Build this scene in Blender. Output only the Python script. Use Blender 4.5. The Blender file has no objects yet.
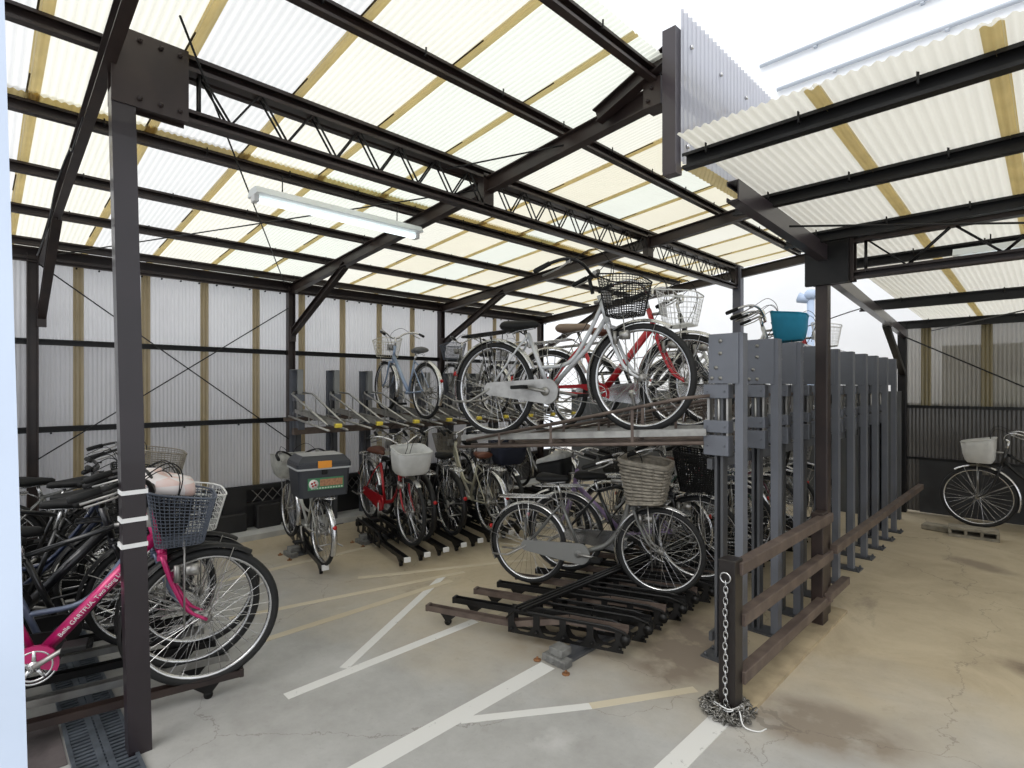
import bpy, math, random
from mathutils import Vector, Matrix
PI = math.pi
rnd = random.Random(7)
scn = bpy.context.scene
COL = scn.collection
V = Vector

# ------------------------------------------------------------------ materials
MC = {}
def nmat(key):
    m = bpy.data.materials.new(key); m.use_nodes = True
    return m, m.node_tree.nodes, m.node_tree.links
def solid(key, col, rough=.5, metal=0., var=.0, scale=8., bump=0., coat=0., col2=None, spec=.5):
    """principled with a gentle procedural variation of its own colour"""
    if key in MC: return MC[key]
    m, n, l = nmat(key)
    b = n['Principled BSDF']
    b.inputs['Roughness'].default_value = rough; b.inputs['Metallic'].default_value = metal
    b.inputs['Coat Weight'].default_value = coat; b.inputs['Specular IOR Level'].default_value = spec
    tc = n.new('ShaderNodeTexCoord'); nz = n.new('ShaderNodeTexNoise')
    nz.inputs['Scale'].default_value = scale; nz.inputs['Detail'].default_value = 6
    l.new(tc.outputs['Object'], nz.inputs['Vector'])
    mx = n.new('ShaderNodeMix'); mx.data_type = 'RGBA'
    c2 = col2 if col2 else [c * (1 - var) for c in col]
    mx.inputs[6].default_value = (*col, 1); mx.inputs[7].default_value = (*c2, 1)
    rp = n.new('ShaderNodeValToRGB'); rp.color_ramp.elements[0].position = .4; rp.color_ramp.elements[1].position = .65
    l.new(nz.outputs['Fac'], rp.inputs['Fac']); l.new(rp.outputs['Color'], mx.inputs[0])
    l.new(mx.outputs[2], b.inputs['Base Color'])
    if bump:
        bp = n.new('ShaderNodeBump'); bp.inputs['Strength'].default_value = bump; bp.inputs['Distance'].default_value = .004
        nz2 = n.new('ShaderNodeTexNoise'); nz2.inputs['Scale'].default_value = scale * 8
        l.new(tc.outputs['Object'], nz2.inputs['Vector']); l.new(nz2.outputs['Fac'], bp.inputs['Height']); l.new(bp.outputs['Normal'], b.inputs['Normal'])
    MC[key] = m
    return m
def trans(key, col, dcol=None, tfrac=.8, clear=.0, var=.12, scale=3.):
    """translucent corrugated plastic"""
    if key in MC: return MC[key]
    m, n, l = nmat(key)
    out = n['Material Output']; n.remove(n['Principled BSDF'])
    tr = n.new('ShaderNodeBsdfTranslucent'); df = n.new('ShaderNodeBsdfDiffuse'); gl = n.new('ShaderNodeBsdfGlossy'); tp = n.new('ShaderNodeBsdfTransparent')
    gl.inputs['Roughness'].default_value = .25
    tc = n.new('ShaderNodeTexCoord'); nz = n.new('ShaderNodeTexNoise'); nz.inputs['Scale'].default_value = scale; nz.inputs['Detail'].default_value = 5
    l.new(tc.outputs['Object'], nz.inputs['Vector'])
    mx = n.new('ShaderNodeMix'); mx.data_type = 'RGBA'
    mx.inputs[6].default_value = (*col, 1); mx.inputs[7].default_value = (*[c * (1 - var) for c in col], 1)
    l.new(nz.outputs['Fac'], mx.inputs[0]); l.new(mx.outputs[2], tr.inputs['Color'])
    df.inputs['Color'].default_value = (*(dcol or col), 1)
    a = n.new('ShaderNodeMixShader'); a.inputs[0].default_value = tfrac
    l.new(df.outputs[0], a.inputs[1]); l.new(tr.outputs[0], a.inputs[2])
    b = n.new('ShaderNodeMixShader'); b.inputs[0].default_value = .04
    l.new(a.outputs[0], b.inputs[1]); l.new(gl.outputs[0], b.inputs[2])
    c = n.new('ShaderNodeMixShader'); c.inputs[0].default_value = clear
    l.new(b.outputs[0], c.inputs[1]); l.new(tp.outputs[0], c.inputs[2])
    l.new(c.outputs[0], out.inputs['Surface'])
    MC[key] = m
    return m
BROWN = lambda: solid('brown steel paint', (.020, .0125, .0115), .42, .0, .35, 5, .08, col2=(.035, .022, .018))
LAV = lambda: solid('post steel paint', (.020, .013, .017), .36, 0, .3, 4, .05, coat=.25)
RUSTB = lambda: solid('worn brown rail paint', (.085, .062, .052), .5, .1, .5, 9, .1, col2=(.14, .105, .085))
BLK = lambda: solid('black steel', (.009, .0085, .0085), .42, .0, .4, 12, spec=.35)
GREY = lambda: solid('grey rack paint', (.155, .165, .19), .42, .1, .2, 3, .04)
GREYD = lambda: solid('dark grey rack paint', (.085, .088, .095), .45, .1, .3, 3, .04)
ZINC = lambda: solid('zinc steel', (.42, .41, .38), .38, .7, .3, 12)
CHROME = lambda: solid('chrome', (.62, .62, .62), .22, .95, .15, 10)
DULL = lambda: solid('dull alloy', (.40, .39, .37), .35, .8, .3, 12)
TYRE = lambda: solid('tyre rubber', (.012, .012, .012), .75, 0, .3, 20)
RUB = lambda: solid('black rubber', (.011, .011, .011), .55, 0, .3, 14, spec=.22)
WHITEP = lambda: solid('white plastic', (.75, .75, .74), .4)
# ------------------------------------------------------------------ mesh builder
def frame_of(d, up=None):
    d = d.normalized()
    up = V(up) if up is not None else V((0, 0, 1))
    if abs(d.dot(up)) > .98: up = V((0, 1, 0)) if abs(d.y) < .9 else V((1, 0, 0))
    s = d.cross(up).normalized(); u = s.cross(d).normalized()
    return d, s, u
class MB:
    def __init__(s): s.v = []; s.f = []; s.sm = []
    def add(s, vs, fs, smooth=False):
        o = len(s.v); s.v += [tuple(p) for p in vs]; s.f += [tuple(i + o for i in f) for f in fs]; s.sm += [smooth] * len(fs); return s
    def box(s, a, b, bev=0.):
        x0, y0, z0 = a; x1, y1, z1 = b
        if bev:
            e = bev
            vs = []
            for z, k in ((z0, e), (z0 + e, 0), (z1 - e, 0), (z1, e)):
                for x, y in ((x0 + k + e*(k==0), y0 + k), (x1 - k - e*(k==0), y0 + k), (x1 - k, y0 + k + e*(k==0)), (x1 - k, y1 - k - e*(k==0)), (x1 - k - e*(k==0), y1 - k), (x0 + k + e*(k==0), y1 - k), (x0 + k, y1 - k - e*(k==0)), (x0 + k, y0 + k + e*(k==0))):
                    vs.append((x, y, z))
            fs = [tuple(range(7, -1, -1)), tuple(range(24, 32))]
            for r in range(3):
                for i in range(8):
                    j = (i + 1) % 8; fs.append((r*8+i, r*8+j, r*8+8+j, r*8+8+i))
            return s.add(vs, fs)
        vs = [(x0,y0,z0),(x1,y0,z0),(x1,y1,z0),(x0,y1,z0),(x0,y0,z1),(x1,y0,z1),(x1,y1,z1),(x0,y1,z1)]
        return s.add(vs, [(3,2,1,0),(4,5,6,7),(0,1,5,4),(1,2,6,5),(2,3,7,6),(3,0,4,7)])
    def ext(s, p0, p1, prof, up=None, smooth=False):
        """closed outline PROF [(side, up)...] swept from p0 to p1"""
        p0, p1 = V(p0), V(p1); d, sd, u = frame_of(p1 - p0, up); n = len(prof)
        vs = [p + sd * a + u * b for p in (p0, p1) for a, b in prof]
        fs = [(i, (i+1) % n, n + (i+1) % n, n + i) for i in range(n)] + [tuple(range(n-1, -1, -1)), tuple(range(n, 2*n))]
        return s.add(vs, fs, smooth)
    def bar(s, p0, p1, w, h, up=None):
        w /= 2; h /= 2
        return s.ext(p0, p1, [(-w,-h),(w,-h),(w,h),(-w,h)], up)
    def chan(s, p0, p1, w, h, t=.004, lip=.012, up=None, flip=1):
        """lipped C channel: web on one side, open to the other"""
        a, b = w/2*flip, h/2
        pr = [(-a,-b),(a,-b),(a,-b+lip),(a-t*flip,-b+lip),(a-t*flip,-b+t),(-a+t*flip,-b+t),(-a+t*flip,b-t),(a-t*flip,b-t),(a-t*flip,b-lip),(a,b-lip),(a,b),(-a,b)]
        return s.ext(p0, p1, pr, up)
    def hbeam(s, p0, p1, w, h, t=.006, up=None):
        a, b = w/2, h/2; k = t/2
        pr = [(-a,-b),(a,-b),(a,-b+t),(k,-b+t),(k,b-t),(a,b-t),(a,b),(-a,b),(-a,b-t),(-k,b-t),(-k,-b+t),(-a,-b+t)]
        return s.ext(p0, p1, pr, up)
    def tube(s, pts, r, n=8, closed=False, caps=True):
        pts = [V(p) for p in pts]; m = len(pts)
        rs = r if isinstance(r, (list, tuple)) else [r] * m
        vs = []; u = None
        for i, p in enumerate(pts):
            if closed: d = (pts[(i+1) % m] - pts[i-1])
            else: d = pts[min(i+1, m-1)] - pts[max(i-1, 0)]
            d = d.normalized()
            if u is None: _, sd, u = frame_of(d)
            else:
                u = (u - d * u.dot(d)); u = u.normalized() if u.length > 1e-6 else frame_of(d)[2]
            sd = d.cross(u)
            for k in range(n):
                a = 2*PI*k/n; vs.append(p + (sd * math.cos(a) + u * math.sin(a)) * rs[i])
        fs = []
        for i in range(m if closed else m-1):
            j = (i+1) % m
            for k in range(n): fs.append((i*n+k, i*n+(k+1) % n, j*n+(k+1) % n, j*n+k))
        if not closed and caps: fs += [tuple(range(n-1, -1, -1)), tuple(range((m-1)*n, m*n))]
        return s.add(vs, fs, n > 4)
    def disc(s, c, ax, r, t, n=16, r2=None):
        c = V(c); ax = V(ax).normalized()
        return s.tube([c - ax*t/2, c + ax*t/2], [r, r2 if r2 is not None else r], n)
    def plate(s, outline, y0, y1):
        """outline in x,z; thickness along y"""
        n = len(outline)
        vs = [(x, y, z) for y in (y0, y1) for x, z in outline]
        return s.add(vs, [(i, (i+1) % n, n + (i+1) % n, n + i) for i in range(n)] + [tuple(range(n-1, -1, -1)), tuple(range(n, 2*n))])
    def loft(s, rings, caps=True, smooth=True):
        n = len(rings[0]); vs = [p for r in rings for p in r]; fs = []
        for i in range(len(rings)-1):
            for k in range(n): fs.append((i*n+k, i*n+(k+1) % n, (i+1)*n+(k+1) % n, (i+1)*n+k))
        if caps: fs += [tuple(range(n-1, -1, -1)), tuple(range((len(rings)-1)*n, len(rings)*n))]
        return s.add(vs, fs, smooth)
    def ball(s, c, r, n=8, sz=1.):
        rings = []
        for i in range(1, n):
            a = PI*i/n
            rings.append([(c[0]+r*math.sin(a)*math.cos(b), c[1]+r*math.sin(a)*math.sin(b), c[2]-r*math.cos(a)*sz) for b in [2*PI*k/(2*n) for k in range(2*n)]])
        return s.loft(rings)
    def mesh(s, name, mat):
        me = bpy.data.meshes.new(name); me.from_pydata(s.v, [], s.f)
        me.polygons.foreach_set('use_smooth', s.sm); me.materials.append(mat); me.update()
        return me
    def obj(s, name, mat, parent=None, loc=None):
        o = bpy.data.objects.new(name, s.mesh(name, mat)); COL.objects.link(o)
        if parent is not None: o.parent = parent
        if loc is not None: o.location = loc
        return o
def tag(o, label=None, cat=None, group=None, kind=None):
    if label: o['label'] = label
    if cat: o['category'] = cat
    if group: o['group'] = group
    if kind: o['kind'] = kind
    return o
def empty(name, loc=(0,0,0), rz=0, **k):
    o = bpy.data.objects.new(name, None); COL.objects.link(o); o.location = loc; o.rotation_euler = (0, 0, rz); o.empty_display_size = .1
    return tag(o, **k)
CACHE = {}
def shared(key, fn, name, mat, parent, loc=None):
    """a part whose mesh is built once and shared by every copy"""
    k = (key, mat.name)
    if k not in CACHE: CACHE[k] = fn().mesh(name, mat)
    o = bpy.data.objects.new(name, CACHE[k]); COL.objects.link(o); o.parent = parent
    if loc is not None: o.location = loc
    return o
def bez(pts, n=6):
    """catmull-rom through the points"""
    P = [V(p) for p in pts]; P = [P[0]*2-P[1]] + P + [P[-1]*2-P[-2]]; out = []
    for i in range(1, len(P)-2):
        for k in range(n):
            t = k/n; a, b, c, d = P[i-1:i+3]
            out.append(.5*((2*b)+(c-a)*t+(2*a-5*b+4*c-d)*t*t+(3*b-a-3*c+d)*t**3))
    out.append(P[-2]); return out
ORD = ['nearest', 'second', 'third', 'fourth', 'fifth', 'sixth', 'seventh', 'eighth', 'ninth', 'tenth', 'eleventh', 'twelfth', 'thirteenth', 'fourteenth', 'fifteenth', 'sixteenth', 'seventeenth', 'eighteenth', 'nineteenth', 'twentieth', 'twenty-first', 'twenty-second', 'twenty-third', 'twenty-fourth']

# ------------------------------------------------------------------ camera, world
cam_d = bpy.data.cameras.new('camera'); cam = bpy.data.objects.new('camera', cam_d); COL.objects.link(cam)
cam.location = (0, 0, 1.55)
cam.rotation_euler = (PI/2, 0, math.radians(45.3))
cam_d.sensor_width = 36; cam_d.lens = 36*541/1024; cam_d.shift_y = 3/1024; cam_d.clip_start = .05
scn.camera = cam
w = bpy.data.worlds.new('sky'); scn.world = w; w.use_nodes = True
n, l = w.node_tree.nodes, w.node_tree.links
bg = n['Background']; tc = n.new('ShaderNodeTexCoord'); sp = n.new('ShaderNodeSeparateXYZ'); rp = n.new('ShaderNodeValToRGB')
l.new(tc.outputs['Generated'], sp.inputs[0]); l.new(sp.outputs['Z'], rp.inputs['Fac'])
e = rp.color_ramp.elements; e[0].position = .0; e[0].color = (.86, .90, .96, 1); e[1].position = .7; e[1].color = (.97, .985, 1, 1)
l.new(rp.outputs['Color'], bg.inputs['Color']); bg.inputs['Strength'].default_value = 1.38
sun_d = bpy.data.lights.new('hazy_sun', 'SUN'); sun_d.energy = 1.2; sun_d.angle = math.radians(40); sun_d.color = (1, .97, .92)
sun = bpy.data.objects.new('hazy_sun', sun_d); COL.objects.link(sun); sun.rotation_euler = (math.radians(42), math.radians(14), 0); sun.location = (0, 0, 12)
scn.view_settings.view_transform = 'Standard'; scn.view_settings.look = 'None'; scn.view_settings.exposure = 0; scn.view_settings.gamma = 1; scn.view_settings.use_curve_mapping = False
cy = scn.cycles; cy.use_denoising = True; cy.max_bounces = 9; cy.diffuse_bounces = 5; cy.transmission_bounces = 8; cy.transparent_max_bounces = 16; cy.glossy_bounces = 3
cy.sample_clamp_indirect = 6; cy.caustics_reflective = False; cy.caustics_refractive = False

# ------------------------------------------------------------------ floor
def floor_mat():
    m, n, l = nmat('stained concrete'); b = n['Principled BSDF']
    tc = n.new('ShaderNodeTexCoord')
    def noise(sc, det=6, ro=.6, dist=0.):
        z = n.new('ShaderNodeTexNoise'); z.inputs['Scale'].default_value = sc; z.inputs['Detail'].default_value = det; z.inputs['Roughness'].default_value = ro; z.inputs['Distortion'].default_value = dist
        l.new(tc.outputs['Object'], z.inputs['Vector']); return z
    def ramp(src, p0, p1):
        r = n.new('ShaderNodeValToRGB'); r.color_ramp.elements[0].position = p0; r.color_ramp.elements[1].position = p1; l.new(src, r.inputs['Fac']); return r.outputs['Color']
    def mix(a, b2, f):
        x = n.new('ShaderNodeMix'); x.data_type = 'RGBA'
        for i, q in ((6, a), (7, b2)):
            if isinstance(q, tuple): x.inputs[i].default_value = (*q, 1)
            else: l.new(q, x.inputs[i])
        l.new(f, x.inputs[0]) if not isinstance(f, float) else setattr(x.inputs[0], 'default_value', f)
        return x.outputs[2]
    c = mix((.31, .305, .29), (.45, .445, .43), ramp(noise(1.5, 10, .72).outputs['Fac'], .35, .68))
    # warm light from the yellowed roofs painted into the slab, greyer out in the open
    sx = n.new('ShaderNodeSeparateXYZ'); l.new(tc.outputs['Object'], sx.inputs[0])
    md = n.new('ShaderNodeMath'); md.operation = 'MULTIPLY_ADD'; l.new(sx.outputs['Y'], md.inputs[0]); md.inputs[1].default_value = .42
    mz = n.new('ShaderNodeMath'); mz.operation = 'MULTIPLY_ADD'; l.new(sx.outputs['X'], mz.inputs[0]); mz.inputs[1].default_value = -.13; mz.inputs[2].default_value = -1.05
    l.new(mz.outputs[0], md.inputs[2])
    ad = n.new('ShaderNodeMath'); ad.operation = 'MULTIPLY_ADD'; l.new(noise(.9, 4).outputs['Fac'], ad.inputs[0]); ad.inputs[1].default_value = .9; l.new(md.outputs[0], ad.inputs[2])
    c = mix(c, mix((.50, .425, .30), (.38, .315, .215), ramp(noise(1.7, 8, .7, .6).outputs['Fac'], .38, .66)), ramp(ad.outputs[0], .45, 1.15))
    c = mix(c, (.20, .165, .125), ramp(noise(.7, 9, .72, 1.2).outputs['Fac'], .62, .80))
    c = mix(c, (.62, .60, .56), ramp(noise(2.3, 10, .8, 2.).outputs['Fac'], .66, .84))
    # oily stain, then other darker and paler patches
    def blob(x, y, rx, ry, ang, col, c, lo=.25, hi=1.):
        mp = n.new('ShaderNodeMapping'); mp.vector_type = 'TEXTURE'; mp.inputs['Location'].default_value = (x, y, 0); mp.inputs['Rotation'].default_value = (0, 0, ang); mp.inputs['Scale'].default_value = (rx, ry, 1)
        l.new(tc.outputs['Object'], mp.inputs['Vector'])
        g = n.new('ShaderNodeTexGradient'); g.gradient_type = 'SPHERICAL'; l.new(mp.outputs[0], g.inputs[0])
        nn = n.new('ShaderNodeMath'); nn.operation = 'MULTIPLY'; l.new(g.outputs['Fac'], nn.inputs[0]); l.new(ramp(noise(6, 6).outputs['Fac'], .2, .6), nn.inputs[1])
        return mix(c, col, ramp(nn.outputs[0], lo*.2, hi*.45))
    c = blob(-.02, 4.02, .34, .14, -.65, (.20, .155, .11), c)
    c = blob(-.75, 2.75, .45, .3, .3, (.25, .21, .165), c)
    c = blob(-1.55, 3.0, .35, .7, .1, (.22, .18, .14), c)
    c = blob(-2.2, 2.9, .6, .9, .0, (.29, .24, .17), c)
    c = blob(-1.55, 1.80, .20, .14, .5, (.50, .495, .48), c, 1.2, 2.2)
    c = blob(.3, 5.1, .10, .05, -.4, (.12, .10, .08), c)
    c = blob(-.5, 6.2, .35, .16, -.5, (.27, .22, .16), c)
    # hairline cracks
    vo = n.new('ShaderNodeTexVoronoi'); vo.feature = 'DISTANCE_TO_EDGE'; vo.inputs['Scale'].default_value = .55
    wn = n.new('ShaderNodeVectorMath'); wn.operation = 'MULTIPLY_ADD'; l.new(noise(2.5, 6).outputs['Color'], wn.inputs[0]); wn.inputs[1].default_value = (.5, .5, 0); l.new(tc.outputs['Object'], wn.inputs[2])
    l.new(wn.outputs[0], vo.inputs['Vector'])
    iv = n.new('ShaderNodeMath'); iv.operation = 'LESS_THAN'; iv.inputs[1].default_value = .0016; l.new(vo.outputs['Distance'], iv.inputs[0])
    iv2 = n.new('ShaderNodeMath'); iv2.operation = 'MULTIPLY'; l.new(iv.outputs[0], iv2.inputs[0]); iv2.inputs[1].default_value = .4
    c = mix(c, (.13, .11, .09), iv2.outputs[0])
    sc = noise(28, 10, .8)
    c2 = mix(c, (.19, .18, .16), ramp(sc.outputs['Fac'], .56, .95)); c2 = mix(c2, (.60, .58, .54), ramp(noise(5.5, 12, .85, 1.).outputs['Fac'], .60, .92))
    l.new(c2, b.inputs['Base Color'])
    b.inputs['Roughness'].default_value = .62
    bp = n.new('ShaderNodeBump'); bp.inputs['Strength'].default_value = .25; bp.inputs['Distance'].default_value = .004
    l.new(noise(14, 10, .7).outputs['Fac'], bp.inputs['Height']); l.new(bp.outputs['Normal'], b.inputs['Normal'])
    return m
FLOORM = floor_mat()
m = MB(); m.box((-9, -4, -.12), (8, 11, 0)); floor = m.obj('floor', FLOORM); tag(floor, kind='structure')
def paint_mat(key, col, wear, mx=1.):
    m, n, l = nmat(key); b = n['Principled BSDF']; b.inputs['Base Color'].default_value = (*col, 1); b.inputs['Roughness'].default_value = .6
    tc = n.new('ShaderNodeTexCoord'); z = n.new('ShaderNodeTexNoise'); z.inputs['Scale'].default_value = 9; z.inputs['Detail'].default_value = 9; z.inputs['Roughness'].default_value = .75
    l.new(tc.outputs['Object'], z.inputs['Vector'])
    r = n.new('ShaderNodeValToRGB'); r.color_ramp.elements[0].position = wear; r.color_ramp.elements[1].position = wear + (.12 if mx == 1 else .6); r.color_ramp.elements[1].color = (mx, mx, mx, 1)
    l.new(z.outputs['Fac'], r.inputs['Fac']); l.new(r.outputs['Color'], b.inputs['Alpha']); return m
PW = paint_mat('worn white road paint', (.66, .655, .63), .27); PF = solid('faded road paint', (.56, .50, .38), .65, 0, .0, 2.5, col2=(.50, .435, .315))
NS = []
def stripe(x0, y0, x1, y1, wd, mat=PW):
    m = MB(); NS.append(1); h = .0006 + .0003*len(NS); m.bar((x0, y0, h/2), (x1, y1, h/2), wd, h); m.obj('painted_line', mat, floor)
stripe(-1.985, .93, -2.0, 2.26, .10)
stripe(-1.955, 1.60, -1.60, 2.12, .05); stripe(-1.60, 2.12, -1.31, 2.62, .05, PF)
stripe(-2.72, 1.10, -2.72, 2.35, .065); stripe(-2.72, 2.36, -2.72, 3.1, .065, PF)
stripe(-2.77, 1.44, -3.55, 2.72, .055)
stripe(-1.11, 1.4, -1.11, 2.46, .095); 
stripe(-3.42, 1.25, -3.42, 2.7, .06, PF); stripe(-3.9, 1.2, -3.5, 2.9, .05, PF); stripe(-4.7, 1.3, -4.7, 5.6, .06, PF); stripe(-4.0, 2.2, -3.35, 3.5, .05, PF)
# light mortar kerb under the fence and the concrete kerb along the translucent wall
KERB = solid('kerb concrete', (.46, .42, .34), .8, 0, .25, 5, .2)
m = MB(); m.box((-1.18, 2.62, 0), (-1.02, 4.25, .018)); m.obj('trim_1', solid('tan mortar', (.42, .34, .22), .85, 0, .3, 7, .3)).name = 'trim_1'; tag(bpy.data.objects['trim_1'], kind='structure')
m = MB(); m.box((-6.2, -.4, 0), (-5.72, 7.2, .055)); tag(m.obj('trim_2', solid('pale kerb concrete', (.52, .52, .50), .8, 0, .2, 5, .2)), kind='structure')

# ------------------------------------------------------------------ translucent cladding
def corr(m, o, u, v, nrm, W, L, pitch=.032, amp=.0045, ss=5):
    """corrugated strip: W across the waves along u, L along v"""
    o, u, v, nrm = V(o), V(u).normalized(), V(v).normalized(), V(nrm).normalized()
    n = max(2, int(round(W/pitch*ss))); vs = []
    for i in range(n+1):
        a = W*i/n; h = nrm*(amp*math.sin(2*PI*a/pitch))
        vs += [o+u*a+h, o+u*a+v*L+h]
    m.add(vs, [(2*i, 2*i+2, 2*i+3, 2*i+1) for i in range(n)], True); return m
RW = trans('clear white roof plastic', (.88, .88, .87), tfrac=.76, var=.10)
RC = trans('cream roof plastic', (.92, .90, .80), tfrac=.78, var=.06)
RG = trans('greenish roof plastic', (.89, .91, .82), tfrac=.78, var=.06)
RY = trans('yellowed roof plastic', (.92, .875, .72), tfrac=.77, var=.08)
LAPM = trans('aged lap plastic', (.84, .68, .34), tfrac=.72, var=.5, scale=7)
WL = trans('grey wall plastic', (.84, .82, .82), tfrac=.70, clear=.10, var=.55, scale=.9)
LAPW = trans('aged wall lap plastic', (.52, .42, .25), tfrac=.7, var=.3, scale=6)
DIRT = solid('grimy lap edge', (.10, .07, .03), .9, 0, .5, 20)
def zr(x): return 2.68 + .09*(x + 6)            # top of the rafters of the big roof
slope = math.atan(.09); ux = V((math.cos(slope), 0, math.sin(slope))); nz_ = V((-math.sin(slope), 0, math.cos(slope)))
roof = empty('ceiling', (0, 0, 0)); tag(roof, kind='structure')
k = 0; y = -.78
while y < 6.75:
    mat = [RW, RW, RC, RW, RC, RG, RG, RC, RY, RG, RY, RY, RC, RY, RY, RY][min(k, 15)]
    wd = min(.49, 6.85 - y)
    for (xa, xb, dz) in ((-6.38, -3.50, .080), (-3.64, -1.37, .088)):
        m = MB(); p = V((xa, y, zr(xa)+dz)); corr(m, p, (0, 1, 0), ux, nz_, wd, (xb-xa)/math.cos(slope)); m.obj('roof_sheet', mat, roof)
        m = MB(); p = V((xa, y-.03, zr(xa)+dz-.006)); corr(m, p, (0, 1, 0), ux, nz_, .052, (xb-xa)/math.cos(slope)); m.obj('roof_lap', LAPM, roof)
        m = MB()
        for q in range(3):
            m.bar(p+ux*(.75*q+.02)-nz_*.004, p+ux*(.75*q+.30)-nz_*.004+V((0,.004,0)), .007, .004)
        m.obj('lap_grime', DIRT, roof)
    k += 1; y += .49
m = MB(); corr(m, (-3.66, -.78, zr(-3.66)+.072), (0, 1, 0), ux, nz_, 7.6, .15); m.obj('roof_lap', LAPM, roof)
# low right-hand roof, falling away from the camera
def zl(y): return 2.58 - .045*(y - 2.27)
s2 = math.atan(.045); vy = V((0, math.cos(s2), -math.sin(s2))); n2 = V((0, math.sin(s2), math.cos(s2)))
low = empty('ceiling_right', (0, 0, 0)); tag(low, kind='structure')
RR = trans('ribbed white roof plastic', (.80, .78, .70), tfrac=.66, var=.12)
x = -1.30 - .31; k = 0
while x < 4.2:
    x0 = max(x, -1.16); wd = x + .49 - x0
    m = MB(); corr(m, (x0, 2.15, zl(2.15)+.056), (1, 0, 0), vy, n2, wd, 6.5, .038, .006); m.obj('roof_sheet', RR, low)
    if k > 1: m = MB(); corr(m, (x-.03, 2.16, zl(2.16)+.050), (1, 0, 0), vy, n2, .058, 6.4, .038, .006); m.obj('roof_lap', LAPM, low)
    x += .49; k += 1
# clerestory strip between the high and the low roof
cl = empty('wall_clerestory', (0, 0, 0)); tag(cl, kind='structure')
CLM = trans('clear ribbed plastic', (.60, .61, .68), tfrac=.55, clear=.12, var=.1)
m = MB(); corr(m, (-1.285, 2.42, 2.64), (0, 1, 0), (0, 0, 1), (1, 0, 0), 4.4, .74, .045, .010); m.obj('ribbed_sheet', CLM, cl)
m = MB()
for q in range(3): m.tube([(-1.275, 2.5+q*.33, 3.22), (-1.262, 2.5+q*.33, 3.22)], .011, 8)
m.tube([(-1.275, 2.46, 2.72), (-1.262, 2.46, 2.72)], .011, 8); m.obj('screw_head', CHROME(), cl)
m = MB(); corr(m, (-1.27, 2.44, 2.60), (0, 1, 0), V((.35, 0, .94)), (0.94, 0, -.35), 4.2, .06, .04, .006); m.obj('flashing_strip', LAPM, cl)

# left wall
wall = empty('wall_left', (0, 0, 0)); tag(wall, kind='structure')
m = MB(); corr(m, (-6.09, .18, .50), (0, 1, 0), (0, 0, 1), (1, 0, 0), 6.5, 2.18); m.obj('wall_sheet', WL, wall)
for q in range(13):
    yy = .60 + .5*q
    m = MB(); corr(m, (-6.078, yy, .50), (0, 1, 0), (0, 0, 1), (1, 0, 0), .075, 2.16); m.obj('wall_lap', LAPW, wall)
# black base wall with a lattice band
DK = solid('black stained base', (.016, .015, .015), .6, 0, .5, 4, .2)
base = empty('wall_left_base', (0, 0, 0)); tag(base, kind='structure')
m = MB(); m.box((-6.14, .15, .05), (-6.06, 7.0, .30)); m.box((-6.14, .15, .30), (-6.125, 7.0, .5)); m.box((-6.12, .15, .455), (-6.03, 7.0, .50)); m.box((-6.12, .15, .285), (-6.03, 7.0, .32))
for q in range(9): m.box((-6.12, .2+q*.8, .055), (-6.02, .42+q*.8, .5))
m.obj('base_block', DK, base)
m = MB()
for q in range(64):
    yy = .3 + q*.105
    if (yy - .2) % .8 < .22: continue
    m.bar((-6.05, yy, .32), (-6.05, yy+.12, .455), .006, .008); m.bar((-6.058, yy+.12, .32), (-6.058, yy, .455), .006, .008)
m.obj('lattice', DULL(), base)
m = MB(); m.box((-6.03, 1.2, .055), (-5.93, 2.0, .24), .01); m.box((-6.03, 2.1, .055), (-5.93, 2.35, .30), .01); m.obj('base_ledge', DK, base)
# rear low screen and right wall
m = MB(); m.box((-6.2, 7.65, 0), (-1.30, 7.73, 1.50)); tag(m.obj('wall_back', solid('dark grey screen', (.10, .105, .11), .7, 0, .3, 2)), kind='structure')
RWM = trans('shaded wall plastic', (.52, .49, .42), dcol=(.17, .155, .13), tfrac=.5, clear=.13, var=.4, scale=1.2)  # shade of the building behind is put into this darker colour
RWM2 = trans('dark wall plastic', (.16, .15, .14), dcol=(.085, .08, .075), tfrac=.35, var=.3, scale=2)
rw = empty('wall_right', (0, 0, 0)); tag(rw, kind='structure')
m = MB(); corr(m, (-1.36, 8.26, 1.31), (1, 0, 0), (0, 0, 1), (0, -1, 0), 6, 1.03, .038, .006); m.obj('wall_sheet', RWM, rw)
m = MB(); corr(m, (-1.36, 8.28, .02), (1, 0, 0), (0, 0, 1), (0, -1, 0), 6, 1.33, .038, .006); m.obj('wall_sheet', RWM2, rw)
for q in range(5):
    m = MB(); corr(m, (-1.19+.56*q, 8.25, 1.31), (1, 0, 0), (0, 0, 1), (0, -1, 0), .1, 1.02, .038, .006); m.obj('wall_lap', trans('dirty wall lap', (.30, .25, .13), tfrac=.5), rw)
m = MB(); m.box((-1.36, 8.22, 1.29), (4.6, 8.25, 1.325)); m.box((-1.36, 8.20, 2.30), (4.6, 8.25, 2.335)); m.box((-1.36, 8.22, .66), (4.6, 8.25, .69)); m.obj('wall_rail', BLK(), rw)
m = MB(); m.box((-1.2, 8.225, .02), (4.6, 8.245, .66)); m.obj('lower_board', solid('dark board', (.045, .045, .047), .7, 0, .4, 3), rw)
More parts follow.
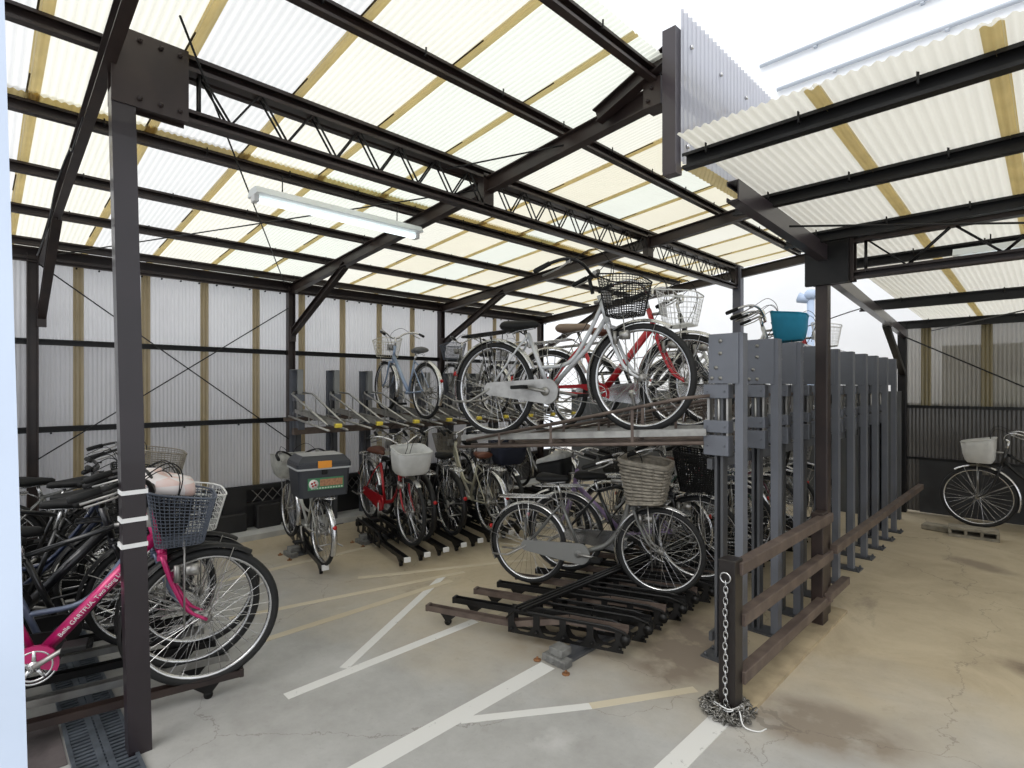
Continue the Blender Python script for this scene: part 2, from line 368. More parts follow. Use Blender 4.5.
# neighbours
HW = solid('pale rendered wall', (.93, .94, .96), .8, 0, .04, 1)
nb = empty('neighbour_house', (0, 10.4, 0)); tag(nb, 'pale rendered house wall with two conduits behind the low roof', 'house')
m = MB(); m.box((-9, 0, 0), (9, .4, 12)); m.obj('house_wall', HW, nb)
PIPEM = solid('grey conduit', (.50, .54, .60), .5)
for (za, x0) in ((7.5, -3.9), (6.95, -3.6)):
    m = MB(); m.tube([(x0, -.06, za), (7, -.06, za)], .035, 10)
    for q in range(6): m.box((x0+.9+q*1.5, -.08, za-.05), (x0+.95+q*1.5, 0, za+.02))
    m.obj('conduit', PIPEM, nb)
sd = empty('neighbour_shed', (1.4, 9.7, 0)); tag(sd, 'dark neighbouring outhouse put in to darken the right wall, its pale window seen through it', 'shed')  # dark box put behind the right wall to darken it
m = MB(); m.box((-2.5, -.5, 0), (4, .3, 1.35)); m.box((-2.5, -.5, 1.35), (-2.0, .3, 2.1)); m.box((-.9, -.5, 1.35), (4, .3, 2.1)); m.box((-2.5, -.5, 1.75), (4, .3, 2.1)); m.obj('shed_wall', solid('shed wall', (.12, .12, .11), .8), sd)
m = MB(); m.box((-2.0, -.45, 1.35), (-.9, -.40, 1.75)); m.obj('pane', solid('pale pane', (.7, .72, .62), .3), sd)
lh = empty('added_shade_wall', (-7.3, 3, 0)); tag(lh, 'pale block boundary wall added beyond the translucent left wall to shade its foot', 'boundary wall')  # added outside so the translucent sheets darken towards the bottom
m = MB(); m.box((-.3, -5, 0), (0, 5, 1.95)); m.obj('block_wall', solid('pale blue block', (.42, .46, .55), .8, 0, .2, 1), lh)
m = MB(); m.box((-.33, -5, 1.95), (.03, 5, 2.02)); m.obj('coping', solid('coping', (.5, .5, .5), .8), lh)
m = MB(); m.box((-6.45, -3, 0), (-6.35, .14, 2.9)); tag(m.obj('wall_front_left', solid('white siding', (.78, .79, .80), .7, 0, .1, 2)), kind='structure')
m = MB(); m.tube([(-5.95, .10, .02), (-5.95, .10, 2.02)], .045, 12); m.box((-6.02, .05, 2.0), (-5.9, .15, 2.06)); tag(m.obj('drain_pipe', RUB()), 'black drain pipe standing in the far left corner', 'pipe')
# pale blue painted pier right beside the camera
m = MB(); m.loft([[(-1.186+a+dx, .08+b+dx, z) for a, b in ((0, 0), (-.25, 0), (-.40, -.25), (-.10, -.22))] for z, dx in ((0, 0), (3.3, -.071))], smooth=False)
tag(m.obj('wall_front', solid('pale blue paint', (.60, .69, .84), .6, 0, .08, 3, .15)), kind='structure')

# ------------------------------------------------------------------ steel frame
FR = [.385, 2.48, 4.56, 6.60]
def bolt_row(m, pts, ax, r=.009, t=.012):
    for p in pts: m.disc(V(p)+V(ax)*t/2, ax, r, t, 6); m.disc(V(p)+V(ax)*t*1.1, ax, r*.55, t*.6, 8)
def post(name, x, y, top, wd=.1, mat=None, tx=0, zb=0.):
    m = MB(); a = wd/2
    m.hbeam((x, y, zb), (x+tx, y, top), wd, wd, .008, up=(0, 1, 0)); m.box((x-a-.03, y-a-.03, zb), (x+a+.03, y+a+.03, zb+.008)); 
    o = m.obj(name, mat or BROWN()); tag(o, kind='structure'); return o
for y in FR: post('column', -6.0, y if y > 1 else .33, 2.66, .075, zb=.056)
def boxpost(name, x, y, top, w1=.09, w2=.09, mat=None):
    m = MB(); m.box((x-w1/2, y-w2/2, 0), (x+w1/2, y+w2/2, top), .006); m.box((x-w1/2-.035, y-w2/2-.035, 0), (x+w1/2+.035, y+w2/2+.035, .008)) if name == 'x' else None
    o = m.obj(name, mat or BROWN()); tag(o, kind='structure'); return o
m = MB(); m.loft([[(x, y+dy, z) for x, y in ((-2.80, .428), (-2.725, .428), (-2.725, .512), (-2.80, .512))] for z, dy in ((0, .022), (2.78, -.038))], smooth=False); fp = tag(m.obj('column', LAV()), kind='structure')
m = MB()
for z in (.877, .985, 1.10): m.box((-2.804, .424, z), (-2.721, .518, z+.018))
m.obj('white_tape_band', solid('white tape', (.80, .80, .79), .5), fp)
boxpost('column', -2.75, 6.60, 3.02, .10, .10, solid('blue grey post', (.11, .115, .15), .4))
boxpost('column', -1.13, 4.10, 2.54, .075, .085)
boxpost('column', -1.37, 8.2, 2.36, .09, .09, BLK())
boxpost('column', -1.32, 2.42, .0001, .09, .09) if 0 else None
# rafters of the high roof, with knee braces and gusset plates
for i, y in enumerate(FR):
    m = MB(); m.hbeam((-6.06, y, zr(-6.06)-.05), (-1.42, y, zr(-1.42)-.05), .062 if i else .045, .10, .007); r = m.obj('rafter', BROWN()); tag(r, kind='structure')
    m = MB(); m.hbeam((-5.96, y, 2.14), (-4.75, y, zr(-4.75)-.09), .055, .07, .006); m.box((-5.99, y-.03, 2.05), (-5.93, y+.03, 2.22)); m.obj('knee_brace', BROWN(), r)
    m = MB(); m.box((-1.50, y-.05, zr(-1.42)-.12), (-1.40, y+.05, zr(-1.42)+.02)); bolt_row(m, [(-1.45, y-.05, zr(-1.42)-.03), (-1.47, y-.05, zr(-1.42)-.09)], (0, -1, 0)); m.obj('gusset_plate', BROWN(), r)
m = MB(); m.hbeam((-1.78, 2.42, 3.03), (-1.32, 2.42, 3.20), .06, .075, .006); tag(m.obj('outrigger', BROWN()), kind='structure')
m = MB(); m.box((-1.365, 2.385, 2.60), (-1.295, 2.44, 3.29)); m.box((-1.36, 2.38, 2.58), (-1.29, 2.44, 2.62)); tag(m.obj('hanger_post', solid('violet brown steel', (.035, .027, .032), .35, coat=.2)), kind='structure')
# purlins
for i, x in enumerate((-6.26, -5.86, -5.10, -4.36, -3.58, -2.84, -2.07, -1.44)):
    m = MB(); z = zr(x) + .035; ye = 6.75 if i < 7 else 6.7
    m.chan((x, -.8, z), (x, ye, z), .04, .065, .003, .014)
    p = m.obj('purlin', BROWN()); tag(p, kind='structure')
    m = MB()
    for q in range(15):
        yy = -.5 + q*.49; m.tube([(x+.02, yy, z-.002), (x+.033, yy, z-.002), (x+.036, yy, z+.012), (x+.036, yy, z+.034)], .0045, 5)
    m.obj('hook_bolt', BLK(), p)
m = MB(); m.chan((-6.0, .2, 2.665), (-6.0, 6.7, 2.665), .06, .09, .004, .016); m.chan((-5.97, .2, 2.60), (-5.97, 6.7, 2.60), .035, .03, .003, .008); tag(m.obj('eave_beam', BROWN()), kind='structure')
for z in (1.93, 1.19):
    m = MB(); m.chan((-6.02, .12, z), (-6.02, 6.65, z), .035, .05, .003, .012)
    g = m.obj('wall_girt', BLK()); tag(g, kind='structure')
m = MB()
for q in range(40): m.tube([(-6.055, .3+q*.16, 2.585), (-6.03, .3+q*.16, 2.585)], .008, 6)
for q in range(13): m.tube([(-6.055, .45+q*.5, 1.155), (-6.03, .45+q*.5, 1.155)], .008, 6)
tag(m.obj('trim_3', BLK()), kind='structure')
# lattice trusses
def truss(origin, ax, L, ztop, zbot, n, plate_len, posts, zdrop=0.):
    t = empty('truss', (0, 0, 0)); tag(t, kind='structure')
    o = V(origin); ax = V(ax); sd = V((ax.y, -ax.x, 0))
    P = lambda s, z, k=0.: o + ax*s + sd*k + V((0, 0, z))
    m = MB(); m.chan(P(0, ztop-.03), P(L, ztop-.03), .06, .07, .005, .018); m.obj('top_chord', BROWN(), t)
    m = MB(); m.chan(P(0, zbot+.025), P(L, zbot+.025), .06, .055, .005, .015); m.obj('bottom_chord', BROWN(), t)
    for a, b in posts:
        m = MB(); corners = (P(a, 0), P(b, 0)); w2 = V(sd)*.036
        for sg in (1, -1):
            q = [P(a, zbot-.015, .036*sg), P(b, zbot-.015, .036*sg), P(b, ztop+.01, .036*sg), P(a, ztop+.01, .036*sg)]
            q2 = [p + sd*.006*sg for p in q]; m.loft([q, q2], smooth=False)
        m.obj('gusset_plate', BROWN(), t)
        for sg in (1, -1):
            for s_ in [a + (b-a)*f for f in (.35, .62, .88)]:
                for z in (ztop-.025, zbot+.022): m = MB(); bolt_row(m, [P(s_, z, .042*sg)], sd*sg, .010, .014); m.obj('bolt', BROWN(), t)
    s0 = plate_len + .03; st = (L - s0 - .05)/n
    m = MB()
    for i in range(n):
        a, b, c = s0 + st*i, s0 + st*(i+.5), s0 + st*(i+1)
        for k in (-.018, .018):
            m.tube([P(a, ztop-.05, k), P(b, zbot+.045, k)], .0055, 6); m.tube([P(b, zbot+.045, k), P(c, ztop-.05, k)], .0055, 6)
    for k in (-.018, .018): m.tube([P(s0-.0, ztop-.05, k), P(s0, zbot+.04, k)], .0055, 6)
    m.obj('web_rod', BLK(), t)
    return t
t = truss((-2.76, .42, 0), (0, 1, 0), 6.2, 3.03, 2.74, 22, .27, [(-.03, .25)])
m = MB()
for y in (2.48, 4.56, 6.52): m.box((-2.79, y-.045, 2.78), (-2.73, y+.045, 3.0))
m.obj('stiffener', BROWN(), t)
t2 = truss((-1.17, 4.10, 0), (1, 0, 0), 5.2, 2.56, 2.26, 11, .26, [(-.03, .23)])
m = MB(); m.box((-1.22, 4.02, 2.235), (-.96, 4.06, 2.57)); m.obj('gusset_plate', BLK(), t2)
# tapered bracket, rafters and purlins of the low roof
m = MB(); m.chan((-1.11, 2.60, 2.50), (-1.11, 4.12, 2.44), .06, .10, .006, .02, flip=-1); m.chan((-1.12, 4.12, 2.34), (-1.34, 8.2, 2.20), .055, .09, .006, .02, flip=-1); tag(m.obj('rafter', solid('violet brown steel', (.035, .027, .032))), kind='structure')
m = MB(); m.bar((-1.30, 6.9, 2.22), (-1.36, 8.16, 1.72), .06, .06); tag(m.obj('knee_brace', BLK()), kind='structure')
for y in (2.33, 3.06, 3.88, 4.72, 6.55, 8.15):
    z = zl(y) + .012; m = MB(); m.chan((-1.22 if y < 3 else -1.30 if y < 5 else -1.46, y, z - (.015 if y > 5 else 0)), (4.2, y, z - (.015 if y > 5 else 0)), .045, .07 if y < 5 else .10, .003, .014)
    p = m.obj('purlin', BLK()); tag(p, kind='structure')
    m = MB()
    for q in range(12): m.tube([(-1.1+q*.38, y-.02, z), (-1.1+q*.38, y-.034, z+.005), (-1.1+q*.38, y-.034, z+.045)], .005, 5)
    m.obj('hook_bolt', BLK(), p)
# tie rods and cables
def rod(name, pts, r, label, cat='rod', grp=None, mat=None, kind=None):
    m = MB(); m.tube(pts, r, 6); return tag(m.obj(name, mat or BLK()), label, cat, grp, kind)
G = 'thin steel bracing rods'
rod('tie_rod', [(-5.97, .36, 2.58), (-5.97, 2.44, .98)], .006, 'thin bracing rod falling to the right across the left wall bay', 'rod', G)
rod('tie_rod', [(-5.95, 2.44, 2.42), (-5.95, .36, .95)], .006, 'thin bracing rod rising to the right across the left wall bay', 'rod', G)
rod('tie_rod', [(-5.95, 2.40, 2.66), (-2.35, .55, 2.96)], .005, 'long thin rod under the roof beside the lit ceiling lamp', 'rod', G)
rod('tie_rod', [(-5.95, .46, 2.66), (-2.80, 2.44, 2.90)], .005, 'thin roof rod running from the far left corner to the truss', 'rod', G)
rod('tie_rod', [(-2.70, 2.1, 2.92), (-1.95, 2.55, 3.0)], .005, 'short thin rod between the truss and the second rafter', 'rod', G)
rod('tie_rod', [(-1.32, 8.1, 2.16), (.6, 8.18, 1.05)], .009, 'bracing rod slanting down the dark right wall', 'rod', G)
rod('tie_rod', [(-1.05, 3.2, 2.44), (.9, 4.7, 2.38)], .006, 'thin rod under the low roof before its truss', 'rod', G)
rod('tie_rod', [(-1.0, 7.6, 2.18), (1.4, 4.6, 2.34)], .006, 'thin rod under the low roof behind its truss', 'rod', G)
rod('power_cable', bez([(-5.3, 7.6, 1.98), (-3.0, 7.75, 2.2), (-1.6, 7.6, 2.52), (-.9, 7.6, 2.62)], 5), .007, 'dark cable strung in the open behind the bicycles', 'cable')
rod('power_cable', bez([(-3.14, .42, 3.05), (-3.3, .40, 3.0), (-3.62, .36, 2.80), (-3.8, .36, 2.84), (-4.2, .34, 2.76), (-4.6, .34, 2.66), (-4.72, .33, 2.58), (-5.5, .33, 2.56)], 5), .006, 'black cable looping along the first rafter at upper left', 'cable')
# vent pipe with round cowl outdoors
m = MB(); m.tube([(-2.56, 8.7, 0), (-2.56, 8.7, 2.85)], .05, 12); m.ball((-2.56, 8.7, 2.90), .09, 6); m.tube([(-2.56, 8.7, 2.82), (-2.72, 8.7, 2.88)], [.05, .08], 10)
tag(m.obj('vent_pipe', solid('pale blue pipe', (.45, .55, .72), .5)), 'pale blue vent pipe with a round cowl rising behind the grey pillars', 'pipe')
# fluorescent lamps
def lamp(loc, rz, label, L):
    t = empty('fluorescent_lamp', loc, rz); tag(t, label, 'lamp', 'fluorescent ceiling lamps')
    m = MB(); m.loft([[(x, -.055, .035), (x, .055, .035), (x, .085, -.01), (x, -.085, -.01)] for x in (-L/2, L/2)], smooth=False); m.obj('housing', solid('lamp enamel', (.80, .84, .84), .4), t)
    m = MB()
    for x in (-L/2, L/2-.03): m.box((x, -.03, -.05), (x+.03, .03, -.01))
    m.obj('socket', WHITEP(), t)
    em, n_, l_ = nmat('lamp tube'); b = n_['Principled BSDF']; b.inputs['Emission Color'].default_value = (.85, .97, 1, 1); b.inputs['Emission Strength'].default_value = 1.6
    m = MB(); m.tube([(-L/2+.03, 0, -.035), (L/2-.03, 0, -.035)], .017, 10); m.obj('tube', em, t)
    m = MB()
    for x in (-L*.35, L*.35): m.tube([(x, 0, .035), (x, 0, .16)], .004, 6)
    m.obj('hanger', BLK(), t)
lamp((-3.5, 1.82, 2.745), PI/2, 'long white fluorescent lamp hanging under the high roof', 1.22)
lamp((.12, 4.62, 2.42), 0, 'white fluorescent lamp half hidden behind the low truss', 1.22)

# ------------------------------------------------------------------ bicycles
R = .335; BBx, BBz = .45, .29; FAx = 1.09
def tyre():
    m = MB(); m.tube([(R_*math.cos(a), 0, R_*math.sin(a)) for R_ in (R-.021,) for a in [2*PI*i/48 for i in range(48)]], .0215, 8, closed=True); return m
def rim():
    m = MB(); n = 48; prof = [(-.013, R-.030), (-.013, R-.044), (0, R-.050), (.013, R-.044), (.013, R-.030)]
    vs = [(r*math.cos(2*PI*i/n), y, r*math.sin(2*PI*i/n)) for i in range(n) for y, r in prof]; k = 5
    m.add(vs, [(i*k+j, i*k+(j+1) % k, ((i+1) % n)*k+(j+1) % k, ((i+1) % n)*k+j) for i in range(n) for j in range(k)], True); return m
def spokes():
    m = MB()
    for i in range(32):
        a = 2*PI*i/32; s = 1 if i % 2 else -1; b = a + (.9 if (i//2) % 2 else -.9)
        m.tube([(.022*math.cos(b), s*.026, .022*math.sin(b)), ((R-.045)*math.cos(a), 0, (R-.045)*math.sin(a))], .0013, 4, caps=False)
    return m
def hub(d=0):
    m = MB(); m.tube([(0, -.055, 0), (0, .055, 0)], .006, 6)
    m.tube([(0, -.034, 0), (0, -.03, 0), (0, -.02, 0), (0, .02, 0), (0, .03, 0), (0, .034, 0)], [.024, .025, .012, .012, .025, .024], 12)
    if d: m.disc((0, .04, 0), (0, 1, 0), .045, .02, 16); m.disc((0, -.04, 0), (0, 1, 0), .035, .006, 16)
    return m
def saddle():
    m = MB(); rings = []
    for x, w_, h, z in ((.13, .02, .02, .885), (.135, .08, .035, .885), (.16, .105, .045, .886), (.21, .10, .045, .882), (.27, .065, .04, .878), (.33, .038, .034, .876), (.38, .024, .028, .874), (.40, .010, .016, .872)):
        rings.append([(x-.012, w_*math.cos(a), z - .06 + h*(math.sin(a) if math.sin(a) > 0 else .9*math.sin(a))*.9) for a in [2*PI*k/12 for k in range(12)]])
    return m.loft(rings)
def seatpost():
    m = MB(); m.tube([(.315, 0, .66), (.28, 0, .79)], .0125, 8); m.tube([(.16, .025, .775), (.25, .02, .785), (.36, .01, .79)], .004, 5); m.tube([(.16, -.025, .775), (.25, -.02, .785), (.36, -.01, .79)], .004, 5)
    for k in (-.045, .045): m.tube([(.155+.002*q, k+.012*math.sin(q*1.2), .74+.008*q) for q in range(8)], .003, 5)
    return m
HT0, HT1 = (.895, 0, .70), (.85, 0, .88)
def frame_mesh(style):
    m = MB(); bb = (BBx, 0, BBz); st = (.305, 0, .70)
    m.tube([HT0, HT1], .019, 10); m.tube([bb, st], .015, 10); m.tube([(BBx, -.035, BBz), (BBx, .035, BBz)], .022, 12)
    for s in (1, -1):
        m.tube(bez([(BBx-.02, .02*s, BBz), (BBx-.12, .045*s, BBz+.005), (0, .055*s, R)], 3), .009, 7)
        m.tube(bez([(.312, .012*s, .68), (.24, .045*s, .60), (0, .055*s, R)], 3), .0075, 7)
        m.box((-.018, .052*s-.004, R-.02), (.018, .052*s+.004, R+.02))
    if style == 'straight': m.tube([(.882, 0, .75), (BBx+.01, 0, BBz+.02)], .023, 12); 
    if style == 'thick': m.tube([(.875, 0, .76), (BBx+.01, 0, BBz+.02)], .027, 12)
    if style == 'double':
        m.tube([(.888, 0, .735), (.74, 0, .55), (BBx+.01, 0, BBz+.02)], .016, 10)
        m.tube(bez([(.865, 0, .82), (.74, 0, .62), (.60, 0, .47), (.385, 0, .455)], 5), .0135, 10)
    if style == 'loop': m.tube(bez([(.885, 0, .75), (.80, 0, .52), (.68, 0, .37), (.55, 0, .315), (BBx, 0, BBz)], 5), .021, 10)
    if style == 'sport': m.tube([(.885, 0, .745), (BBx, 0, BBz)], .018, 10); m.tube([(.86, 0, .84), (.31, 0, .69)], .014, 10)
    if style == 'mixte': m.tube([(.882, 0, .75), (BBx, 0, BBz)], .017, 10); m.tube([(.86, 0, .83), (.355, 0, .52)], .014, 10)
    return m
def fork():
    m = MB(); m.tube([HT0, (.905, 0, .67)], .018, 8); m.box((.885, -.052, .655), (.925, .052, .68))
    for s in (1, -1): m.tube(bez([(.905, .048*s, .675), (.95, .050*s, .53), (1.01, .052*s, .40), (FAx, .053*s, R)], 4), [.012]*5+[.011]*4+[.008]*4, 8)
    return m
def fender(front, full=1):
    m = MB(); r = R + .022; a0, a1 = (math.radians(38), math.radians(198)) if front else (math.radians(20), math.radians(212))
    if not front: a0, a1 = math.radians(-22+0), math.radians(190)
    a0, a1 = (math.radians(55), math.radians(200)) if front else (math.radians(20), math.radians(205))
    n = 26; vs = []
    for i in range(n+1):
        a = a0 + (a1-a0)*i/n
        for y, dr in ((-.027, -.014), (-.02, 0), (0, .005), (.02, 0), (.027, -.014)):
            vs.append(((r+dr)*math.cos(a), y, (r+dr)*math.sin(a)))
    m.add(vs, [(i*5+j, i*5+j+1, i*5+5+j+1, i*5+5+j) for i in range(n) for j in range(4)], True)
    return m
def fstay(front):
    m = MB()
    for a in ((70, 150) if front else (95, 165)):
        a = math.radians(a)
        for s in (1, -1): m.tube([(0, .05*s, 0), ((R+.015)*math.cos(a), .026*s, (R+.015)*math.sin(a))], .0025, 5)
    return m
def bars(kind):
    m = MB(); m.tube([(.853, 0, .87), (.835, 0, .97)], .013, 8); m.tube([(.835, 0, .965), (.868, 0, .985)], .014, 8)
    if kind == 'flat': pts = [(.80, .29, 1.0), (.84, .2, .995), (.868, .05, .985), (.868, -.05, .985), (.84, -.2, .995), (.80, -.29, 1.0)]
    else: pts = [(.60, .275, 1.015), (.70, .27, 1.045), (.795, .22, 1.065), (.85, .13, 1.04), (.868, .04, .985), (.868, -.04, .985), (.85, -.13, 1.04), (.795, -.22, 1.065), (.70, -.27, 1.045), (.60, -.275, 1.015)]
    m.tube(bez(pts, 4), .011, 8); return m
def grip(s, kind):
    m = MB()
    if kind == 'flat': m.tube([(.80-.002, .29*s, 1.0), (.825, .2*s, .998)], .017, 8)
    else: m.tube([(.585, .275*s, 1.01), (.60, .275*s, 1.015), (.695, .271*s, 1.044)], [.014, .018, .016], 8)
    return m
def levers(kind, s):
    m = MB()
    if 1:
        if kind == 'flat': m.tube([(.85, .19*s, .985), (.885, .22*s, .975), (.885, .28*s, .97)], .006, 6)
        else: m.tube([(.80, .215*s, 1.045), (.735, .225*s, 1.015), (.62, .235*s, .985)], .006, 6); m.box((.78, .205*s-.014, 1.04), (.81, .205*s+.014, 1.065))
    return m
def cables():
    m = MB()
    m.tube(bez([(.80, .21, 1.045), (.92, .16, 1.10), (.98, .06, 1.0), (.93, .03, .80)], 5), .0028, 5); m.tube(bez([(.80, -.21, 1.045), (.93, -.12, 1.12), (.99, 0, 1.02), (.90, -.02, .80), (.6, -.02, .42)], 5), .0028, 5); return m
def chaincase():
    m = MB(); out = []
    for i in range(11): a = -PI/2 + PI*i/10; out.append((BBx+.01+.085*math.cos(a), BBz+.085*math.sin(a)))
    for i in range(9): a = PI/2 + PI*i/8; out.append((0+.045*math.cos(a), R+.045*math.sin(a)))
    m.plate(out, -.066, -.05); m.disc((BBx, -.068, BBz), (0, 1, 0), .03, .012, 16)
    return m
def halfcase():
    m = MB(); out = []
    for i in range(9): a = -PI*.15 + PI*.75*i/8; out.append((BBx+.085*math.cos(a), BBz+.085*math.sin(a)))
    out += [(.02, R+.045), (.0, R+.025), (.3, BBz+.055)]
    m.plate(out, -.066, -.052); return m
def chainring():
    m = MB(); n = 32
    for r, yy in ((.078, -.058), (.062, -.062)): m.tube([(BBx+r*math.cos(2*PI*i/n), yy, BBz+r*math.sin(2*PI*i/n)) for i in range(n)], .0055, 6, closed=True)
    for i in range(5): a = 2*PI*i/5+.3; m.tube([(BBx+.012*math.cos(a), -.06, BBz+.012*math.sin(a)), (BBx+.066*math.cos(a), -.06, BBz+.066*math.sin(a))], [.013, .008], 6)
    m.disc((BBx, -.062, BBz), (0, 1, 0), .022, .02, 16)
    return m
def chain():
    m = MB(); m.tube([(BBx, -.058, BBz+.078), (0, -.045, R+.033)], .004, 5); m.tube([(BBx, -.058, BBz-.078), (0, -.045, R-.033)], .004, 5); return m
def crank(s, ang):
    m = MB(); a = ang if s < 0 else ang + PI
    e = (BBx+.165*math.cos(a), .085*s, BBz+.165*math.sin(a)); m.tube([(BBx, .05*s, BBz), (BBx, .075*s, BBz), e], [.012, .012, .009], 8); return m
def pedal(s, ang):
    m = MB(); a = ang if s < 0 else ang + PI; x, z = BBx+.165*math.cos(a), BBz+.165*math.sin(a)
    m.box((x-.045, .09*s if s > 0 else -.18, z-.012), (x+.045, .18 if s > 0 else -.09, z+.012), .005); return m
def stand(down=0):
    m = MB()
    if down:
        for s in (1, -1): m.tube([(0, .06*s, R), (-.06, .11*s, .03), (-.11, .12*s, .012)], .009, 7)
        m.tube([(-.06, -.11, .05), (-.06, .11, .05)], .007, 6)
    else:
        for s in (1, -1): m.tube([(0, .062*s, R), (-.16, .09*s, R-.08), (-.30, .10*s, R-.075)], .008, 7)
        m.tube([(-.16, -.09, R-.08), (-.16, .09, R-.08)], .007, 6)
    return m
def carrier():
    m = MB(); z = .735
    m.tube(bez([(.22, .055, z), (.0, .07, z), (-.2, .065, z), (-.26, 0, z+.0), (-.2, -.065, z), (.0, -.07, z), (.22, -.055, z)], 5), .005, 6)
    for y in (-.035, 0, .035): m.tube([(.22, y, z), (-.24, y, z)], .0035, 6)
    for x in (.22, .08, -.08, -.2): m.tube([(x, -.066, z), (x, .066, z)], .004, 6)
    for s in (1, -1): m.tube([(-.06, .068*s, z), (0, .06*s, R)], .005, 6); m.tube([(.05, .068*s, z), (0, .06*s, R+.02)], .004, 6)
    m.tube([(.22, 0, z), (.30, 0, .68)], .005, 6); return m
BX0, BX1, BZ0, BZ1 = .945, 1.22, .73, .985
def bpt(u, v, w_, grow=0.):
    """point on the tapered basket: u 0..1 around the rim, w_ height 0..1"""
    x0 = BX0 + .03*(1-w_) ; x1 = BX1 - .05*(1-w_); h = .125 + .05*w_
    per = u % 1 * 4; c = per % 1; k = int(per)
    P = [(x0, -h), (x1, -h), (x1, h), (x0, h)]; a, b = P[k], P[(k+1) % 4]
    # rounded corners
    x, y = a[0]+(b[0]-a[0])*c, a[1]+(b[1]-a[1])*c
    cx, cy_ = (x0+x1)/2, 0; dx, dy = (x-cx)/((x1-x0)/2), (y-cy_)/h
    r = max(abs(dx), abs(dy)); q = (abs(dx)**5+abs(dy)**5)**(1/5); s = r/q if q else 1
    rise = (BZ1-BZ0)*(w_ + .0) - .05*w_*((x-x0)/(x1-x0)) + 0
    return (cx+(x-cx)*s*(1+grow), y*s*(1+grow), BZ0 + rise)
def ring(w_, n=32, grow=0.): return [bpt(i/n, 0, w_, grow) for i in range(n)]
def basket(kind):
    m = MB()
    if kind in ('wire', 'mesh', 'dense'):
        nv, nh, r = {'wire': (32, 6, .0018), 'mesh': (52, 15, .0020), 'dense': (52, 16, .0036)}[kind]
        m.tube(ring(1, 32), .005, 6, closed=True)
        for j in range(nh): m.tube(ring(j/nh, 32), r, 4, closed=True)
        for i in range(nv): u = i/nv; m.tube([bpt(u, 0, 0), bpt(u, 0, .5), bpt(u, 0, 1)], r, 4, caps=False)
        for i in range(1, 9): y = -.12 + .24*i/9; m.tube([(BX0+.035, y, BZ0), (BX1-.055, y, BZ0)], r, 4, caps=False)
        for i in range(1, 8): x = BX0+.03 + (BX1-BX0-.08)*i/8; m.tube([(x, -.12, BZ0), (x, .12, BZ0)], r, 4, caps=False)
    elif kind == 'wicker':
        # woven stakes and weavers: bulging bands in rows, offset like a real weave
        rows, n = 12, 64
        for j in range(rows):
            for i in range(0, n, 4):
                ph = (i//4 + j) % 2; seg = []
                for q in range(5):
                    u = (i+q)/n; g = .02 + (.035*math.sin(PI*q/4) if ph else -.005); p = bpt(u, 0, (j+.5)/rows, g); seg.append(p)
                m.tube(seg, .0085, 5)
        for i in range(n//2): u = i/(n//2); m.tube([bpt(u, 0, 0, .01), bpt(u, 0, 1, .01)], .004, 4)
        m.tube(ring(1, 32, .02), .011, 7, closed=True); m.tube(ring(0, 32, .02), .009, 6, closed=True)
        m.loft([ring(0, 32, 0), ring(.5, 32, -.02), ring(.97, 32, -.02)], caps=False); m.add(ring(0, 32, 0), [tuple(range(32))])
    elif kind in ('cover', 'solid'):
        f = (lambda w_, g: [(p[0], p[1], p[2]) for p in [bpt(i/40, 0, w_, g + (.02*math.sin(i*1.9+w_*5) if kind == 'cover' else 0)) for i in range(40)]])
        m.loft([f(-.04, .08), f(.10, .22), f(.45, .20), f(.8, .10), f(1.03, .05), f(1.03, .01), f(.85, .0), f(.25, -.03)], caps=False)
        m.add(f(-.04, .08), [tuple(range(40))]); m.tube(f(1.03, .04), .007, 6, closed=True)
    return m
def bk_stay():
    m = MB(); m.tube([(FAx, .058, R), (1.09, .09, BZ0+.01)], .004, 6); m.tube([(FAx, -.058, R), (1.09, -.09, BZ0+.01)], .004, 6); m.tube([(.87, 0, .84), (.96, 0, .84)], .012, 6); m.box((.945, -.06, .82), (.965, .06, .90)); return m
def lightm():
    m = MB(); m.tube([(1.0, -.075, .60), (1.055, -.075, .60)], [.026, .030], 12); m.tube([(.95, -.05, .56), (1.01, -.075, .60)], .005, 5); m.tube([(.965, -.075, .55), (.965, -.075, .63)], .014, 8); return m
def reflector(): 
    m = MB(); m.tube([(-.352, 0, .47), (-.335, 0, .47)], .019, 12); return m
def paint(key, col): return solid('bike paint '+key, col, .28, .25, .05, 6, coat=.6)
SADM = {'black': RUB(), 'brown': solid('brown saddle', (.13, .042, .022), .5, 0, .2), 'tan': solid('tan saddle', (.26, .19, .14), .6), 'grey': solid('grey saddle', (.12, .12, .12), .6)}
BMAT = {'grey': solid('weathered wicker', (.30, .27, .22), .8, 0, .35, 30), 'black': RUB(), 'steel': DULL(), 'white': solid('white wire', (.75, .75, .72), .5), 'slate': solid('slate coated wire', (.085, .10, .13), .5),
        'bag': solid('white bag cloth', (.60, .60, .58), .8, 0, .12, 9, .3), 'navy': solid('navy cloth', (.012, .015, .03), .85), 'blue': solid('blue cloth', (.02, .26, .42), .8, 0, .15, 8, .2), 'silverbag': solid('silver cloth cover', (.46, .46, .42), .45, .2, .3, 14, .5), 'cream': solid('cream wire', (.55, .52, .42), .5)}
def wheel(parent, x, d, name='wheel'):
    w_ = shared('tyre', tyre, name, TYRE(), parent, (x, 0, R)); a = rnd.random()*6; w_.rotation_euler = (0, a, 0)
    shared('rim', rim, 'rim', CHROME() if d != 2 else DULL(), w_); shared('spokes', spokes, 'spoke_set', CHROME(), w_); shared('hub%d' % (d > 0), lambda: hub(d > 0), 'hub', DULL(), w_)
    return w_
